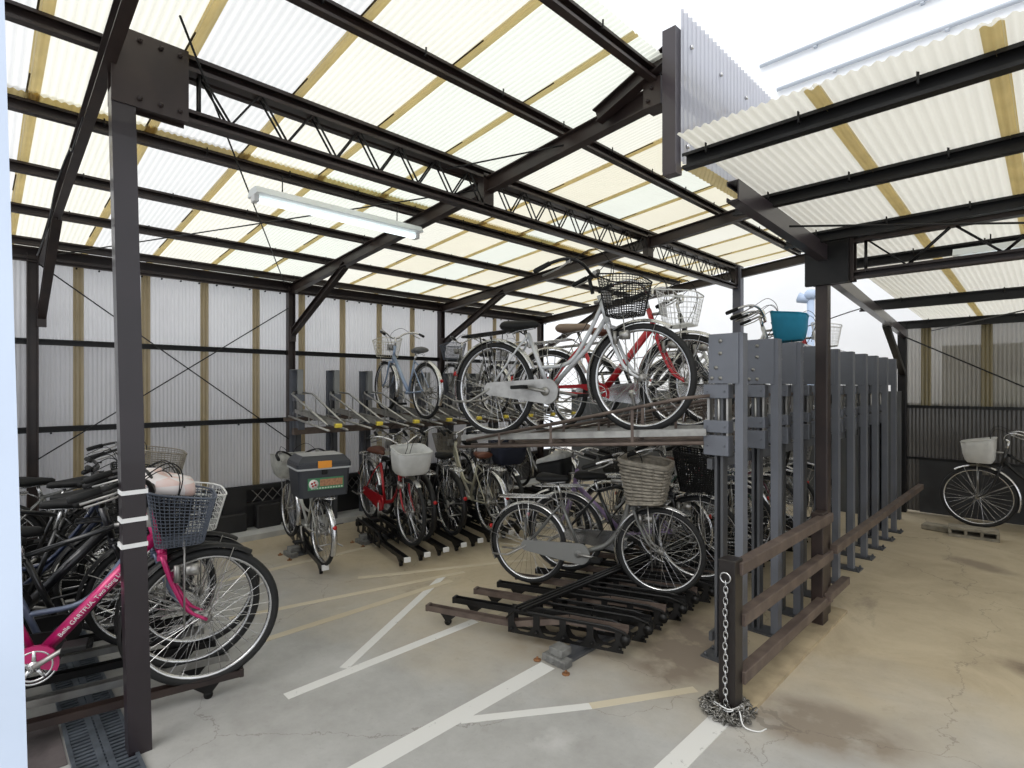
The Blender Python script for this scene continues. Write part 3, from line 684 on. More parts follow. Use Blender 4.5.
def bicycle(label, rear, head, z0=.0, z1=None, frame='double', fcol=('silver', (.55, .56, .57)), bk=('wire', 'steel'), sad='black', bar='swept', car=True, case='full', cmat=None, fend='chrome', down=0, lean=0, group='bicycles parked in the racks', cang=None, s=1., stemm=None, bks=1., sz=0., bx=0., hx=0.):
    """rear = ground point under the rear axle, head = heading in degrees"""
    t = empty('bicycle', (rear[0], rear[1], z0)); z1 = z0 if z1 is None else z1
    t.rotation_euler = (math.radians(lean), -math.asin((z1-z0)/FAx), math.radians(head)); t.scale = (s, s, s)
    tag(t, label, 'bicycle', group)
    pm = paint(*fcol); fm = {'chrome': CHROME(), 'black': BLK(), 'self': pm}[fend]
    shared('frame'+frame, lambda: frame_mesh(frame), 'frame', pm, t)
    shared('fork', fork, 'fork', pm if fcol[0] not in ('cream',) else CHROME(), t)
    wheel(t, FAx, 0); wheel(t, 0, 1)
    shared('ff', lambda: fender(True), 'mudguard', fm, t, (FAx, 0, R)); shared('fr', lambda: fender(False), 'mudguard', fm, t, (0, 0, R))
    shared('fs1', lambda: fstay(True), 'mudguard_stay', DULL(), t, (FAx, 0, R)); shared('fs0', lambda: fstay(False), 'mudguard_stay', DULL(), t, (0, 0, R))
    shared('sp', seatpost, 'seat_post', CHROME(), t, (0, 0, sz)); shared('sad', saddle, 'saddle', SADM[sad], t, (0, 0, sz))
    h = shared('bars'+bar, lambda: bars(bar), 'handlebar', CHROME() if bar != 'flat' and not stemm else BLK(), t, (hx, 0, -hx*.6))
    for sd_ in (1, -1): shared('grip%d%s' % (sd_, bar), lambda: grip(sd_, bar), 'grip', RUB(), h)
    [shared('lev%d' % q + bar, lambda: levers(bar, q), 'brake_lever', DULL() if bar != 'flat' else BLK(), h) for q in (1, -1)]; shared('cab', cables, 'brake_cable', RUB(), h)
    ca = cang if cang is not None else rnd.choice([-.4, .3, .9, 2.6, -1.4])
    ca = round(ca, 1)
    if case == 'full': shared('case', chaincase, 'chain_case', cmat or fm, t)
    elif case == 'half': shared('hcase', halfcase, 'chain_case', cmat or pm, t); shared('cr', chainring, 'chainring', CHROME(), t); shared('chain', chain, 'chain', DULL(), t)
    else: shared('cr', chainring, 'chainring', DULL(), t); shared('chain', chain, 'chain', BLK(), t)
    for sd_ in (1, -1):
        c = shared('crank%d%.1f' % (sd_, ca), lambda: crank(sd_, ca), 'crank', DULL(), t); shared('pedal%d%.1f' % (sd_, ca), lambda: pedal(sd_, ca), 'pedal', RUB(), c)
    shared('stand%d' % down, lambda: stand(down), 'kickstand', DULL(), t)
    if car: shared('carrier', carrier, 'luggage_carrier', CHROME() if car != 'black' else BLK(), t)
    if bk:
        b = shared('bk'+bk[0], lambda: basket(bk[0]), 'basket', BMAT[bk[1]], t); kk = bks; b.scale = (kk,)*3; b.location = (.93*(1-kk)+bx, 0, .74*(1-kk)); shared('bks', bk_stay, 'basket_stay', DULL(), b)
    shared('light', lightm, 'headlight', DULL(), t); shared('refl', reflector, 'reflector', solid('red reflector', (.5, .01, .01), .3), t)
    return t
SIL = ('silver', (.56, .57, .58)); BLKP = ('black', (.012, .012, .013)); GRY = ('grey', (.14, .14, .13)); RED = ('red', (.42, .012, .02)); CRM = ('cream', (.56, .53, .40)); PUR = ('purple', (.36, .26, .46)); PINK = ('pink', (.50, .010, .13)); WHT = ('white', (.72, .73, .73)); BLU = ('navy', (.02, .03, .07)); LBL = ('pale blue', (.28, .36, .50)); GRN = ('green', (.03, .08, .05)); WIN = ('wine', (.10, .01, .02))

# ------------------------------------------------------------------ two-tier rack bays
def rk_plate():
    m = MB(); m.box((-.085, -.040, 1.57), (.085, -.034, 1.85)); m.box((-.085, -.034, 1.57), (-.078, .02, 1.85)); m.box((-.085, -.034, 1.845), (.10, .03, 1.852)); return m
def rk_bolt():
    m = MB(); bolt_row(m, [(0, 0, 0)], (0, -1, 0), .011, .012); return m
def rk_post():
    m = MB(); m.chan((.085, 0, .0), (.085, 0, 1.85), .062, .045, .004, .012, up=(1, 0, 0)); return m
def rk_guide():
    m = MB(); m.box((-.055, -.03, .008), (-.04, .03, 1.60)); m.box((-.02, -.03, .008), (-.005, .03, 1.60)); m.box((-.055, .015, .008), (-.005, .03, 1.60)); return m
def rk_rails():
    m = MB(); m.box((-.10, -.028, 1.24), (-.085, .02, 1.56)); m.box((.012, -.028, 1.24), (.024, .02, 1.56)); m.tube([(-.03, -.03, 1.24), (-.03, -.03, 1.56)], .008, 8); return m
def rk_brk(z0, z1):
    m = MB(); m.box((-.115, -.045, z0), (.03, .03, z1), .003); bolt_row(m, [(-.09, -.045, (z0+z1)/2), (.01, -.045, (z0+z1)/2)], (0, -1, 0), .005, .006); return m
def rk_base():
    m = MB(); m.box((-.12, -.07, 0), (.16, .07, .010)); bolt_row(m, [(-.1, -.05, .01), (-.1, .05, .01), (.14, .05, .01), (.14, -.05, .01)], (0, 0, 1), .01, .015); return m
def rk_tray(L):
    def f():
        m = MB(); m.ext((-.1, 0, 1.283), (-L, 0, 1.283-.068*(L-.1)), [(-.045, -.012), (.045, -.012), (.045, .028), (.040, .028), (.040, -.007), (-.040, -.007), (-.040, .028), (-.045, .028)]); return m
    return f
def rk_guard(L, s):
    def f():
        m = MB(); y = .105*s
        m.tube([(-.08, .05*s, 1.50), (-.22, y, 1.485), (-L*.96, y*.75, 1.285-.068*L)], .010, 7)
        m.tube([(-.1, y, 1.235), (-L, y*.8, 1.235-.068*L)], .011, 7)
        for x in (.28, .58, .8):
            zt = 1.485 + (1.285-.068*L-1.485)*((L*x-.22)/(L*.96-.22)); zb = 1.235-.068*L*x; m.bar((-L*x, y*.9, zb), (-L*x, y*.9, zt), .018, .004, up=(0, 1, 0)); m.bar((-L*x, y*.9, zb+.02), (-L*x, .04*s, zb+.045), .02, .004)
        return m
    return f
def rk_handle(L):
    def f():
        m = MB(); z = 1.283-.068*(L-.1); m.box((-L-.02, -.030, z-.03), (-L+.03, .030, z+.01), .006); return m
    return f
YEL = solid('yellow tag', (.75, .58, .06), .5)
def bay(x, y, rz, L, label, grp, det=True, empty_=False):
    t = empty('two_tier_rack_bay', (x, y, 0), rz); tag(t, label, 'bicycle rack', grp)
    shared('rkpost', rk_post, 'post', GREY(), t)
    gp = GREY() if L > 1.5 else solid('light grey rack paint', (.27, .275, .27), .5, 0, .2, 4)
    p = shared('rkplate', rk_plate, 'top_plate', gp, t); 
    for q in ((-.015, -.034, 1.81), (-.015, -.034, 1.74), (-.04, -.034, 1.66), (-.015, -.034, 1.60), (-.065, -.034, 1.60)): shared('rkbolt', rk_bolt, 'bolt', ZINC(), p, q)
    shared('rkguide', rk_guide, 'guide_column', GREYD(), t); shared('rkrails', rk_rails, 'slide_rail', DULL() if det else GREYD(), t)
    for a, b in ((1.485, 1.565), (1.29, 1.36), (1.16, 1.275)): shared('rkb%.2f' % a, lambda: rk_brk(a, b), 'carriage_bracket', GREY(), t)
    shared('rkbase', rk_base, 'base_plate', GREYD(), t)
    tr = [shared('tray%.2f' % L, rk_tray(L), 'wheel_tray', ZINC(), t)]
    for s in (1, -1): tr.append(shared('guard%d%.2f' % (s, L), rk_guard(L, s), 'guard_rail', RUSTB() if L > 1.5 else ZINC(), t))
    tr.append(shared('hand%.2f' % L, rk_handle(L), 'tray_end', YEL if L < 1.5 else RUB(), t))
    if L < 1.5:
        t.scale = (1, 1, .94)
        for o in tr: o.location = (0, 0, .085)
    for o in tr: o.rotation_euler = (0, 0, math.radians(13 if L > 1.5 else -7))
    return t
CY = [3.03, 3.56, 3.97, 4.42, 4.86, 5.30, 5.74, 6.16, 6.58, 7.0]
for i, y in enumerate(CY): bay(-1.33, y, 0, 1.86, '%s grey steel two-tier rack bay along the brown fence' % ORD[i], 'grey rack bays along the fence')
LY = [2.47 + .42*i for i in range(9)]
for i, y in enumerate(LY): bay(-5.83, y, PI, 1.28, '%s grey two-tier rack bay against the translucent wall' % ORD[i], 'grey rack bays against the translucent wall')
tb = empty('rack_tie_beam', (-5.75, 2.3, 0)); tag(tb, 'long dark steel beam tying the rack bays along the translucent wall', 'beam')
m = MB(); m.box((-.03, .1, 1.04), (.03, 4, 1.11)); m.box((.0, 0, 1.19), (.05, 4, 1.225)); m.obj('beam', RUSTB(), tb)
tb = empty('rack_tie_beam', (-1.39, 2.98, 0)); tag(tb, 'dark steel beam tying the rack bays along the fence', 'beam')
m = MB(); m.box((-.03, 0, 1.08), (.0, 4.1, 1.14)); m.box((-.02, 0, .10), (.0, 4.1, .15)); m.obj('beam', GREYD(), tb)

# ------------------------------------------------------------------ lower sliding wheel rails
def u_rail(m, p0, p1, w=.05, h=.035):
    a = w/2; t = .004; m.ext(p0, p1, [(-a, 0), (a, 0), (a, h), (a-t, h), (a-t, t), (-a+t, t), (-a+t, h), (-a, h)])
def rl_chan(L1, L2=0):
    def f():
        m = MB(); u_rail(m, (0, 0, .075), (L1, 0, .075))
        if L2: u_rail(m, (L1, 0, .078), (L1+.35, 0, .155), .056); u_rail(m, (L1+.35, 0, .155), (L2, 0, .155), .056)
        return m
    return f
def rl_caster():
    m = MB(); m.loft([[(.10, -.02, .076), (.22, -.02, .076), (.22, .02, .076), (.10, .02, .076)], [(.135, -.014, .03), (.165, -.014, .03), (.165, .014, .03), (.135, .014, .03)]], smooth=False)
    m.tube([(.15, -.012, .021), (.15, .012, .021)], .021, 12); return m
def rl_cap():
    m = MB(); m.box((-.008, -.028, .072), (.012, .028, .114), .003); return m
def rl_hump():
    """side plates with rounded window openings under the raised part"""
    m = MB()
    x0 = .60; prof = lambda x: .195 - .02*max(0, (x-x0-.5)/.2)
    low = lambda x: .048
    for s in (1, -1):
        y = .036*s; y2 = .031*s
        xs = [x0 + .70*i/14 for i in range(15)]
        for fa, fb in ((0, .12), (.86, 1)):
            for i in range(14):
                q = []
                for x in (xs[i], xs[i+1]):
                    a, b = low(x), prof(x); q += [(x, a+(b-a)*fa), (x, a+(b-a)*fb)]
                m.plate([q[0], q[2], q[3], q[1]], min(y, y2), max(y, y2))
        bolt_row(m, [(x, -.037, .075) for x in (.62, .78, .95, 1.12, 1.28)], (0, -1, 0), .011, .012)
        for k in range(5):
            x = x0 + .012 + .165*k; a, b = low(x), prof(x)
            m.plate([(x-.02, a), (x+.02, a), (x+.02, b), (x-.02, b)], min(y, y2), max(y, y2))
            if k < 4:   # rounded lower corners of each opening
                for sx in (1, -1):
                    xx = x + .02 if sx > 0 else x + .165 - .02; a2 = low(xx) + .015
                    m.plate([(xx, a2), (xx+.045*sx, a2), (xx+.018*sx, a2+.016), (xx, a2+.05)], min(y, y2), max(y, y2))
    return m
def rl_guide():
    m = MB()
    for s in (1, -1): m.tube([(.58, .030*s, .13), (.64, .042*s, .192), (1.22, .042*s, .192), (1.31, .040*s, .17), (1.335, .03*s, .12)], .007, 6)
    return m
def rl_end():
    m = MB(); m.tube([(1.31, -.042, .125), (1.31, .042, .125)], .028, 10); return m
def rail(x, y, rz, label, grp, hump=True, cap=None, col=None, L=.62, dz=0):
    t = empty('wheel_rail', (x, y, dz), rz); tag(t, label, 'wheel rail', grp); col = col or BLK()
    shared('rlc%.2f%d' % (L, hump), rl_chan(L, 1.32 if hump else 0), 'channel', col, t)
    shared('rlk', rl_caster, 'caster', BLK(), t); shared('rlcap', rl_cap, 'end_cap', cap or col, t)
    if hump: shared('rlh', rl_hump, 'side_plate', BLK(), t); shared('rlg', rl_guide, 'wheel_guide', BLK(), t); shared('rle', rl_end, 'pivot', BLK(), t)
    return t
for i in range(18): rail(-2.94 + (.02 if i % 2 else 0), 2.13 + .208*i, math.radians(22), '%s low steel wheel rail of the middle floor rack' % ORD[i], 'wheel rails of the middle floor rack', col=RUSTB() if i % 2 == 0 else BLK())
wc = WHITEP()
rail(-4.16, 2.00, math.radians(168), 'single black wheel rail carrying the bicycle with the black box', 'wheel rails along the translucent wall', cap=wc)
for i in range(15): rail(-3.86, 2.58 + .205*i, math.radians(168), '%s black wheel rail with white tip along the translucent wall' % ORD[i], 'wheel rails along the translucent wall', cap=wc)
for i in range(9):
    rail(-2.95 - .225*i, .967 + .0*i, math.radians(-101.9), '%s long plain wheel rail under the crowded bicycles at left' % ORD[i], 'wheel rails at the left edge', hump=False, L=1.6, col=(BROWN() if i == 0 else (DULL() if i % 2 else BLK())))
def track(x, y0, y1, label):
    t = empty('floor_track', (x, y0, 0)); tag(t, label, 'floor track', 'floor tracks of the sliding rails'); L = y1 - y0
    m = MB(); m.box((-.055, 0, 0), (.055, L, .016)); m.box((-.03, 0, .016), (.03, L, .046)); m.obj('track', GREYD(), t)
    m = MB(); m.box((-.085, -.04, .0), (.085, .03, .042), .004); m.box((-.05, -.02, .042), (.045, .07, .085), .004); bolt_row(m, [(-.05, -.04, .02), (0, -.04, .02), (.05, -.04, .02)], (0, -1, 0), .006, .006); m.obj('end_stop', solid('scuffed grey block', (.22, .22, .21), .6, .2, .4, 20), t)
    m = MB(); 
    for q in (-.10, .11): m.tube([(q, -.06, 0), (q, -.06, .006)], .022, 9); m.tube([(q, -.06, .006), (q, -.06, .02)], .007, 6)
    m.obj('anchor_bolt', solid('rust', (.30, .14, .06), .8, .2, .4, 30), t)
track(-1.98, 2.32, 6.6, 'steel floor track with scuffed grey end stop under the middle floor rack')
track(-4.85, 2.72, 6.2, 'steel floor track under the rails along the translucent wall')
track(-4.95, 2.05, 2.32, 'short steel floor track under the bicycle with the black box')
t = empty('rail_crossbar', (-2.30, 2.45, 0)); tag(t, 'triple dark steel bars crossing over the middle floor rails', 'crossbar')
m = MB()
for q in (-.03, .0, .03): m.box((q-.008, -.12, .200), (q+.008, 3.3, .214))
m.obj('bar', BLK(), t)

# ------------------------------------------------------------------ fence, chain, small things
f = empty('fence', (-1.10, 2.56, 0)); tag(f, 'brown steel rail fence in front of the grey rack bays', 'fence')
m = MB(); m.box((-.04, -.05, 0), (.04, .04, .735), .004); m.obj('post', solid('black brown post', (.016, .012, .011), .35, .1, .3, 6, .1), f)
m = MB(); m.box((-.035, 1.30, 0), (.035, 1.42, .735), .004); m.obj('post', BROWN(), f)
for z in (.69, .44, .165):
    m = MB(); m.box((.0, -.0 if z > .6 else .03, z-.03), (.055, 1.46, z+.03), .003); m.obj('rail', RUSTB(), f)
m = MB(); m.box((.02, 1.50, .44), (.07, 4.75, .495), .003); m.obj('rail', RUSTB(), f)
m = MB(); m.box((.02, 1.34, .165), (.07, 1.80, .215), .003); m.obj('rail', RUSTB(), f)
def link(m, c, ax, up, a=.017, b=.010, r=.0030):
    c = V(c); ax = V(ax).normalized(); up = V(up).normalized(); pts = []
    for i in range(12):
        q = 2*PI*i/12; pts.append(c + up*(a*math.sin(q)*1.1) + ax*(b*math.cos(q)))
    m.tube(pts, r, 5, closed=True)
ch = empty('chain', (-1.10, 2.56, 0)); tag(ch, 'steel chain hanging down the end fence post and heaped at its foot', 'chain')
m = MB(); d = V((.3, -.95, 0)).normalized(); fx = V((.0, -.060, 0))
side = V((1, 0, 0))
z = .625; i = 0
while z > .03:
    link(m, fx + V((.002*math.sin(i), -.003*(i % 2), z)), side if i % 2 else V((.25, -.97, 0)), (0, 0, 1)); z -= .0265; i += 1
m.obj('hanging_links', CHROME(), ch)
m = MB(); m.tube([fx + V((.024*math.cos(a), -.004, .655+.024*math.sin(a))) for a in [2*PI*q/20 for q in range(20)]], .004, 6, closed=True); m.obj('ring', CHROME(), ch)
m = MB(); r_ = random.Random(3)
for i in range(210):
    a = r_.random()*2*PI; q = math.sqrt(r_.random()); rr = .045 + .075*q; z = .008 + (1-q)*.055*r_.random()
    ax = V((r_.uniform(-1, 1), r_.uniform(-1, 1), r_.uniform(-.4, .4))); up = V((r_.uniform(-1, 1), r_.uniform(-1, 1), r_.uniform(-.5, .5))); ax.normalize(); up = (up - ax*up.dot(ax))
    link(m, (-.012 + rr*math.cos(a), -.01+rr*math.sin(a), z+.012), ax, up)
m.obj('heap_of_links', solid('dull chain steel', (.30, .29, .27), .35, .85, .4, 20), ch)
m = MB(); m.tube(bez([(-.06, -.07, .05), (.02, -.085, .045), (.06, -.06, .06), (.10, -.10, .02), (.15, -.07, .004), (.17, -.02, .003)], 5), .003, 5); m.tube(bez([(-.05, -.075, .06), (.03, -.09, .06), (.055, .0, .05), (.08, -.05, .03)], 5), .003, 5); m.obj('string', WHITEP(), ch)
t = empty('concrete_block', (-.62, 7.30, 0), .12); tag(t, 'hollow concrete block lying on the floor by the right bicycle', 'concrete block')
BLKM = solid('grey concrete block', (.30, .27, .21), .9, 0, .35, 12, .5)
m = MB(); m.box((-.2, -.09, 0), (.2, .09, .028)); m.box((-.2, -.09, .075), (.2, .09, .10)); m.box((-.2, .08, .02), (.2, .09, .08))
for x in (-.2, -.073, .053, .175): m.box((x, -.09, .02), (x+.025, .09, .08))
m.obj('block', BLKM, t)
t = empty('concrete_block', (-.93, 7.40, 0), -.1); tag(t, 'small solid concrete slab beside the hollow block', 'concrete block'); m = MB(); m.box((-.12, -.08, 0), (.12, .08, .06), .008); m.obj('slab', BLKM, t)
# drain channel
t = empty('drain_grate', (-2.3, .38, 0)); tag(t, 'long grey steel drain grate in the floor by the left column', 'drain grate')
GRT = solid('galvanised grate', (.20, .23, .27), .4, .7, .4, 10, .1)
m = MB()
for y in (-.10, -.015, .015, .10): m.box((-2.6, y-.007 if abs(y) > .05 else y-.012, .001), (.12, y+.007 if abs(y) > .05 else y+.012, .016))
m.obj('frame', GRT, t)
m = MB()
for i in range(92): x = -2.58 + .0293*i; m.box((x, -.1, .001), (x+.016, .1, .013))
m.obj('grating', GRT, t)
m = MB(); m.box((-2.6, -.095, .0005), (.12, .095, .003)); m.obj('pit', solid('dark pit', (.012, .012, .012), .9), t)
m = MB(); m.box((-3.25, .12, .0), (-2.86, .265, .006)); tag(m.obj('manhole_cover', solid('stained iron cover', (.14, .12, .12), .6, .3, .5, 6, .3)), 'dark stained cover plate beside the drain grate', 'cover plate')

# ------------------------------------------------------------------ the bicycles of the photograph
G1 = 'bicycles on the upper trays of the middle rack'; G2 = 'bicycles on the middle floor rack'; G3 = 'bicycles along the translucent wall'; G4 = 'bicycles crowded at the left edge'
# upper middle
U = dict(z0=1.178, z1=1.250)
def up_at(fx, fy, s=1.): h = math.radians(13); return (fx - FAx*s*math.cos(h), fy - FAx*s*math.sin(h))
bicycle('silver bicycle with black basket on the nearest upper tray', up_at(-1.83, 2.99, 1.03), 13, 1.192, 1.262, 'double', SIL, ('mesh', 'black'), 'black', car='black', cang=2.9, group=G1, s=1.03, stemm='black', sz=-.06, cmat=DULL(), bx=-.06, hx=-.05)
bicycle('red and white bicycle with pale wire basket on an upper tray', up_at(-1.80, 3.53), 13, 1.178, 1.250, 'thick', ('red gloss', (.50, .01, .02)), ('wire', 'white'), 'tan', case='half', cmat=paint('red', RED[1]), group=G1)
bicycle('dark bicycle behind the red one on an upper tray', up_at(-1.78, 3.95), 13, 1.178, 1.250, 'loop', BLKP, None, 'brown', fend='chrome', group=G1)
bicycle('white bicycle with blue cloth basket above the grey pillars', up_at(-1.66, 5.30), 13, 1.178, 1.250, 'double', WHT, ('cover', 'blue'), 'black', group=G1)
bicycle('silver bicycle with wire basket deep on the upper trays', up_at(-1.80, 5.72), 13, 1.178, 1.250, 'loop', SIL, ('wire', 'steel'), 'black', group=G1)
bicycle('red bicycle with white wire basket farthest on the upper trays', up_at(-1.66, 6.42), 13, 1.178, 1.250, 'double', ('bright red', (.45, .012, .02)), ('wire', 'white'), 'black', group=G1)
# lower middle
C = 22
def lo_at(fx, fy, s, h): h = math.radians(h); return (fx - FAx*s*math.cos(h), fy - FAx*s*math.sin(h))
bicycle('grey bicycle with wicker basket on the middle floor rack', (-2.77, 2.94), C, .088, .150, 'loop', GRY, ('wicker', 'grey'), 'black', cang=-.1, cmat=solid('grey case', (.20, .20, .19), .45), group=G2, s=.88, bks=1.33, bx=-.11, sz=.07)
pb = bicycle('purple bicycle with covered front basket facing the aisle', lo_at(-2.97, 3.48, .86, 180+C), 180+C, .150, .088, 'straight', PUR, ('solid', 'black'), 'black', group=G2, lean=2, s=.86)
bicycle('black bicycle with deep black wire basket by the grey pillars', (-2.75, 3.35), C, .088, .150, 'sport', BLKP, ('dense', 'black'), 'black', fend='chrome', group=G2, s=.92, bks=1.25)
bicycle('black bicycle with slate basket in the middle of the floor rack', (-2.76, 3.98), C, .088, .150, 'double', BLKP, ('wire', 'slate'), 'black', group=G2, s=.92)
bicycle('silver bicycle with round black basket facing the aisle', lo_at(-2.95, 4.33, .92, 180+C), 180+C, .150, .088, 'loop', SIL, ('mesh', 'black'), 'black', group=G2, lean=-2, s=.92)
bicycle('green bicycle with wire basket deeper in the middle rack', (-2.76, 4.62), C, .088, .150, 'mixte', GRN, ('wire', 'steel'), 'brown', group=G2, s=.92)
bicycle('wine red bicycle deeper in the middle rack', (-2.76, 5.03), C, .088, .150, 'double', WIN, ('mesh', 'black'), 'black', group=G2, s=.92)
bicycle('navy bicycle facing the aisle deep in the middle rack', lo_at(-2.95, 5.38, .92, 180+C), 180+C, .150, .088, 'loop', BLU, ('wire', 'steel'), 'black', group=G2, s=.92)
bicycle('silver bicycle farthest on the middle floor rack', (-2.76, 5.66), C, .088, .150, 'double', SIL, ('wire', 'steel'), 'black', group=G2, s=.92)
# covered lid on the purple bicycle's basket
m = MB(); rr = [[bpt(i/24, 0, 1, g)[0:2] + (bpt(i/24, 0, 1)[2]+dz,) for i in range(24)] for g, dz in ((.10, .01), (.10, .03), (.04, .05), (-.5, .075), (-.95, .08))]
m.loft(rr); m.obj('basket_cover', solid('pale grey cover', (.58, .58, .56), .7, 0, .3, 12, .4), pb)
# along the translucent wall: upper
bicycle('pale blue and white bicycle on an upper tray by the wall', (-4.80, 3.44), 174, 1.205, 1.262, 'straight', LBL, ('wire', 'cream'), 'grey', car=False, group=G3, cmat=DULL(), fend='chrome', s=.90)
bicycle('dark bicycle with slate basket on an upper tray by the wall', (-4.80, 4.45), 174, 1.205, 1.262, 'double', GRY, ('mesh', 'slate'), 'black', group=G3, s=.90)
bicycle('black bicycle deepest on the upper trays by the wall', (-4.80, 5.29), 174, 1.205, 1.262, 'loop', BLKP, ('mesh', 'black'), 'black', group=G3, s=.90)
# lower
bb_ = bicycle('silver bicycle carrying a black delivery box behind its saddle', (-4.27, 2.02), 174, .088, .150, 'double', ('dull silver', (.36, .36, .33)), ('cover', 'silverbag'), 'black', group=G3, cmat=CHROME(), s=.80, stemm='black', bks=1.1)
bicycle('red bicycle with white bagged basket facing the aisle', lo_at(-4.20, 2.83, .92, -9), -9, .150, .088, 'loop', ('bright red', (.45, .012, .02)), ('cover', 'bag'), 'brown', cmat=paint('bright red', RED[1]), group=G3, s=.92)
bicycle('black bicycle with cream wire basket behind the red one', (-4.30, 3.02), 168, .088, .150, 'double', BLKP, ('wire', 'cream'), 'brown', fend='black', group=G3, s=.92)
bicycle('black bicycle between the red and the cream ones', (-4.25, 3.33), 168, .088, .150, 'loop', BLKP, ('wire', 'cream'), 'black', fend='black', group=G3, s=.92)
bicycle('cream twin-tube bicycle with brown saddle facing the wall', (-4.0, 3.64), 168, .088, .150, 'double', CRM, ('mesh', 'grey'), 'brown', group=G3, s=.92)
bicycle('black bicycle with navy cloth basket facing the aisle', lo_at(-4.05, 3.93, .92, -12), -12, .150, .088, 'sport', BLKP, ('solid', 'navy'), 'black', group=G3, s=.92)
bicycle('grey bicycle farthest along the translucent wall', (-4.40, 5.25), 168, .088, .150, 'loop', GRY, ('mesh', 'black'), 'black', group=G3, s=.92)
# by the right wall
bicycle('black bicycle with white bagged basket by the dark right wall', (.46, 7.88), 180, 0, 0, 'mixte', BLKP, ('cover', 'bag'), 'black', down=1, bar='swept', group='bicycle by the right wall')
# crowded at the left edge
pk = bicycle('pink bicycle with slate wire basket beside the left column', (-3.205, -.255), 78, .078, .078, 'thick', PINK, ('mesh', 'slate'), 'black', case='half', cmat=paint('pink', PINK[1]), cang=.45, group=G4, fend='black', bks=1.03, bx=-.10, stemm='black')
K = dict(group=G4, fend='black', stemm='black', s=.95)
b2 = bicycle('slate blue bicycle with plaid covered basket behind the pink one', (-3.40, -.20), 80, .07, .07, 'double', ('slate blue', (.13, .16, .24)), ('dense', 'black'), 'black', bx=-.14, **K)
bicycle('black bicycle with white wire basket third from the aisle', (-3.62, -.12), 81, .07, .07, 'sport', BLKP, ('wire', 'white'), 'black', bar='flat', lean=3, **K)
bicycle('black sports bicycle with thick frame fourth from the aisle', (-3.84, -.30), 79, .07, .07, 'thick', ('dark', (.012, .012, .015)), None, 'black', bar='flat', case='none', car='black', lean=5, **K)
bicycle('black bicycle turned with its saddle outward at the left edge', (-4.02, .62), -99, .07, .07, 'loop', BLKP, ('mesh', 'black'), 'black', car='black', lean=-3, sz=.04, **K)
bicycle('navy bicycle with black basket sixth from the aisle', (-4.30, -.28), 80, .07, .07, 'double', BLU, ('dense', 'black'), 'black', bar='flat', lean=3, sz=-.03, **K)
bicycle('black bicycle turned saddle outward seventh from the aisle', (-4.50, .70), -96, .07, .07, 'sport', BLKP, ('mesh', 'black'), 'black', car='black', case='none', lean=-4, **K)
bicycle('black bicycle with dense black basket eighth from the aisle', (-4.80, -.22), 82, .07, .07, 'loop', BLKP, ('dense', 'black'), 'black', bar='flat', lean=3, **K)
bicycle('black bicycle ninth from the aisle near the wall', (-5.05, .72), -95, .07, .07, 'double', BLKP, None, 'black', car='black', **K)
bicycle('grey bicycle with big grey basket nearest the wall at left', (-5.40, .06), 84, .07, .07, 'sport', GRY, ('mesh', 'grey'), 'black', lean=2, bks=1.2, **K)
# plaid cover on the second basket
def plaid():
    m, n, l = nmat('plaid cloth'); b = n['Principled BSDF']; b.inputs['Roughness'].default_value = .8
    tc = n.new('ShaderNodeTexCoord'); ck = n.new('ShaderNodeTexChecker'); ck.inputs['Scale'].default_value = 9; ck.inputs['Color1'].default_value = (.72, .66, .64, 1); ck.inputs['Color2'].default_value = (.66, .33, .24, 1)
    mp = n.new('ShaderNodeMapping'); mp.inputs['Rotation'].default_value = (0, 0, .75); l.new(tc.outputs['Object'], mp.inputs[0]); l.new(mp.outputs[0], ck.inputs['Vector']); mx = n.new('ShaderNodeMix'); mx.data_type = 'RGBA'; mx.inputs[7].default_value = (.74, .70, .70, 1)
    wv = n.new('ShaderNodeTexNoise'); wv.inputs['Scale'].default_value = 14; l.new(tc.outputs['Object'], wv.inputs['Vector']); l.new(wv.outputs['Fac'], mx.inputs[0]); l.new(ck.outputs['Color'], mx.inputs[6]); l.new(mx.outputs[2], b.inputs['Base Color']); return m
m = MB(); rr = [[bpt(i/24, 0, 1, g)[0:2] + (bpt(i/24, 0, 1)[2]+dz+.03,) for i in range(24)] for g, dz in ((.06, -.03), (.08, .0), (.02, .035), (-.4, .055), (-.95, .06))]
m.loft(rr); m.obj('basket_cover', plaid(), b2, (-.14, 0, .045))
# lettering down the pink frame tube
fr = [c for c in pk.children if c.name.startswith('frame')][0]
cu = bpy.data.curves.new('lettering', 'FONT'); cu.body = 'Belle GARTFUA. Two Song Line Be'; cu.size = .026; cu.extrude = .0006; cu.materials.append(WHITEP())
tx = bpy.data.objects.new('lettering', cu); COL.objects.link(tx); tx.parent = fr
a_, b_ = V((BBx+.01, 0, BBz+.02)), V((.875, 0, .76)); d = (b_-a_).normalized(); nn = V((0, -1, 0)); up = nn.cross(d)
tx.matrix_local = Matrix(((d.x, up.x, nn.x, 0), (d.y, up.y, nn.y, 0), (d.z, up.z, nn.z, 0), (0, 0, 0, 1)))
tx.location = a_ + d*.10 + nn*.0275 - up*.008
mm = bpy.data.meshes.new_from_object(tx); mw = tx.matrix_local.copy(); bpy.data.objects.remove(tx)
mm.materials.clear(); mm.materials.append(WHITEP()); tx = bpy.data.objects.new('lettering', mm); COL.objects.link(tx); tx.parent = fr; tx.matrix_local = Matrix.Translation(a_ + d*.10 + nn*.0275 - up*.008) @ Matrix(((d.x, up.x, nn.x, 0), (d.y, up.y, nn.y, 0), (d.z, up.z, nn.z, 0), (0, 0, 0, 1)))
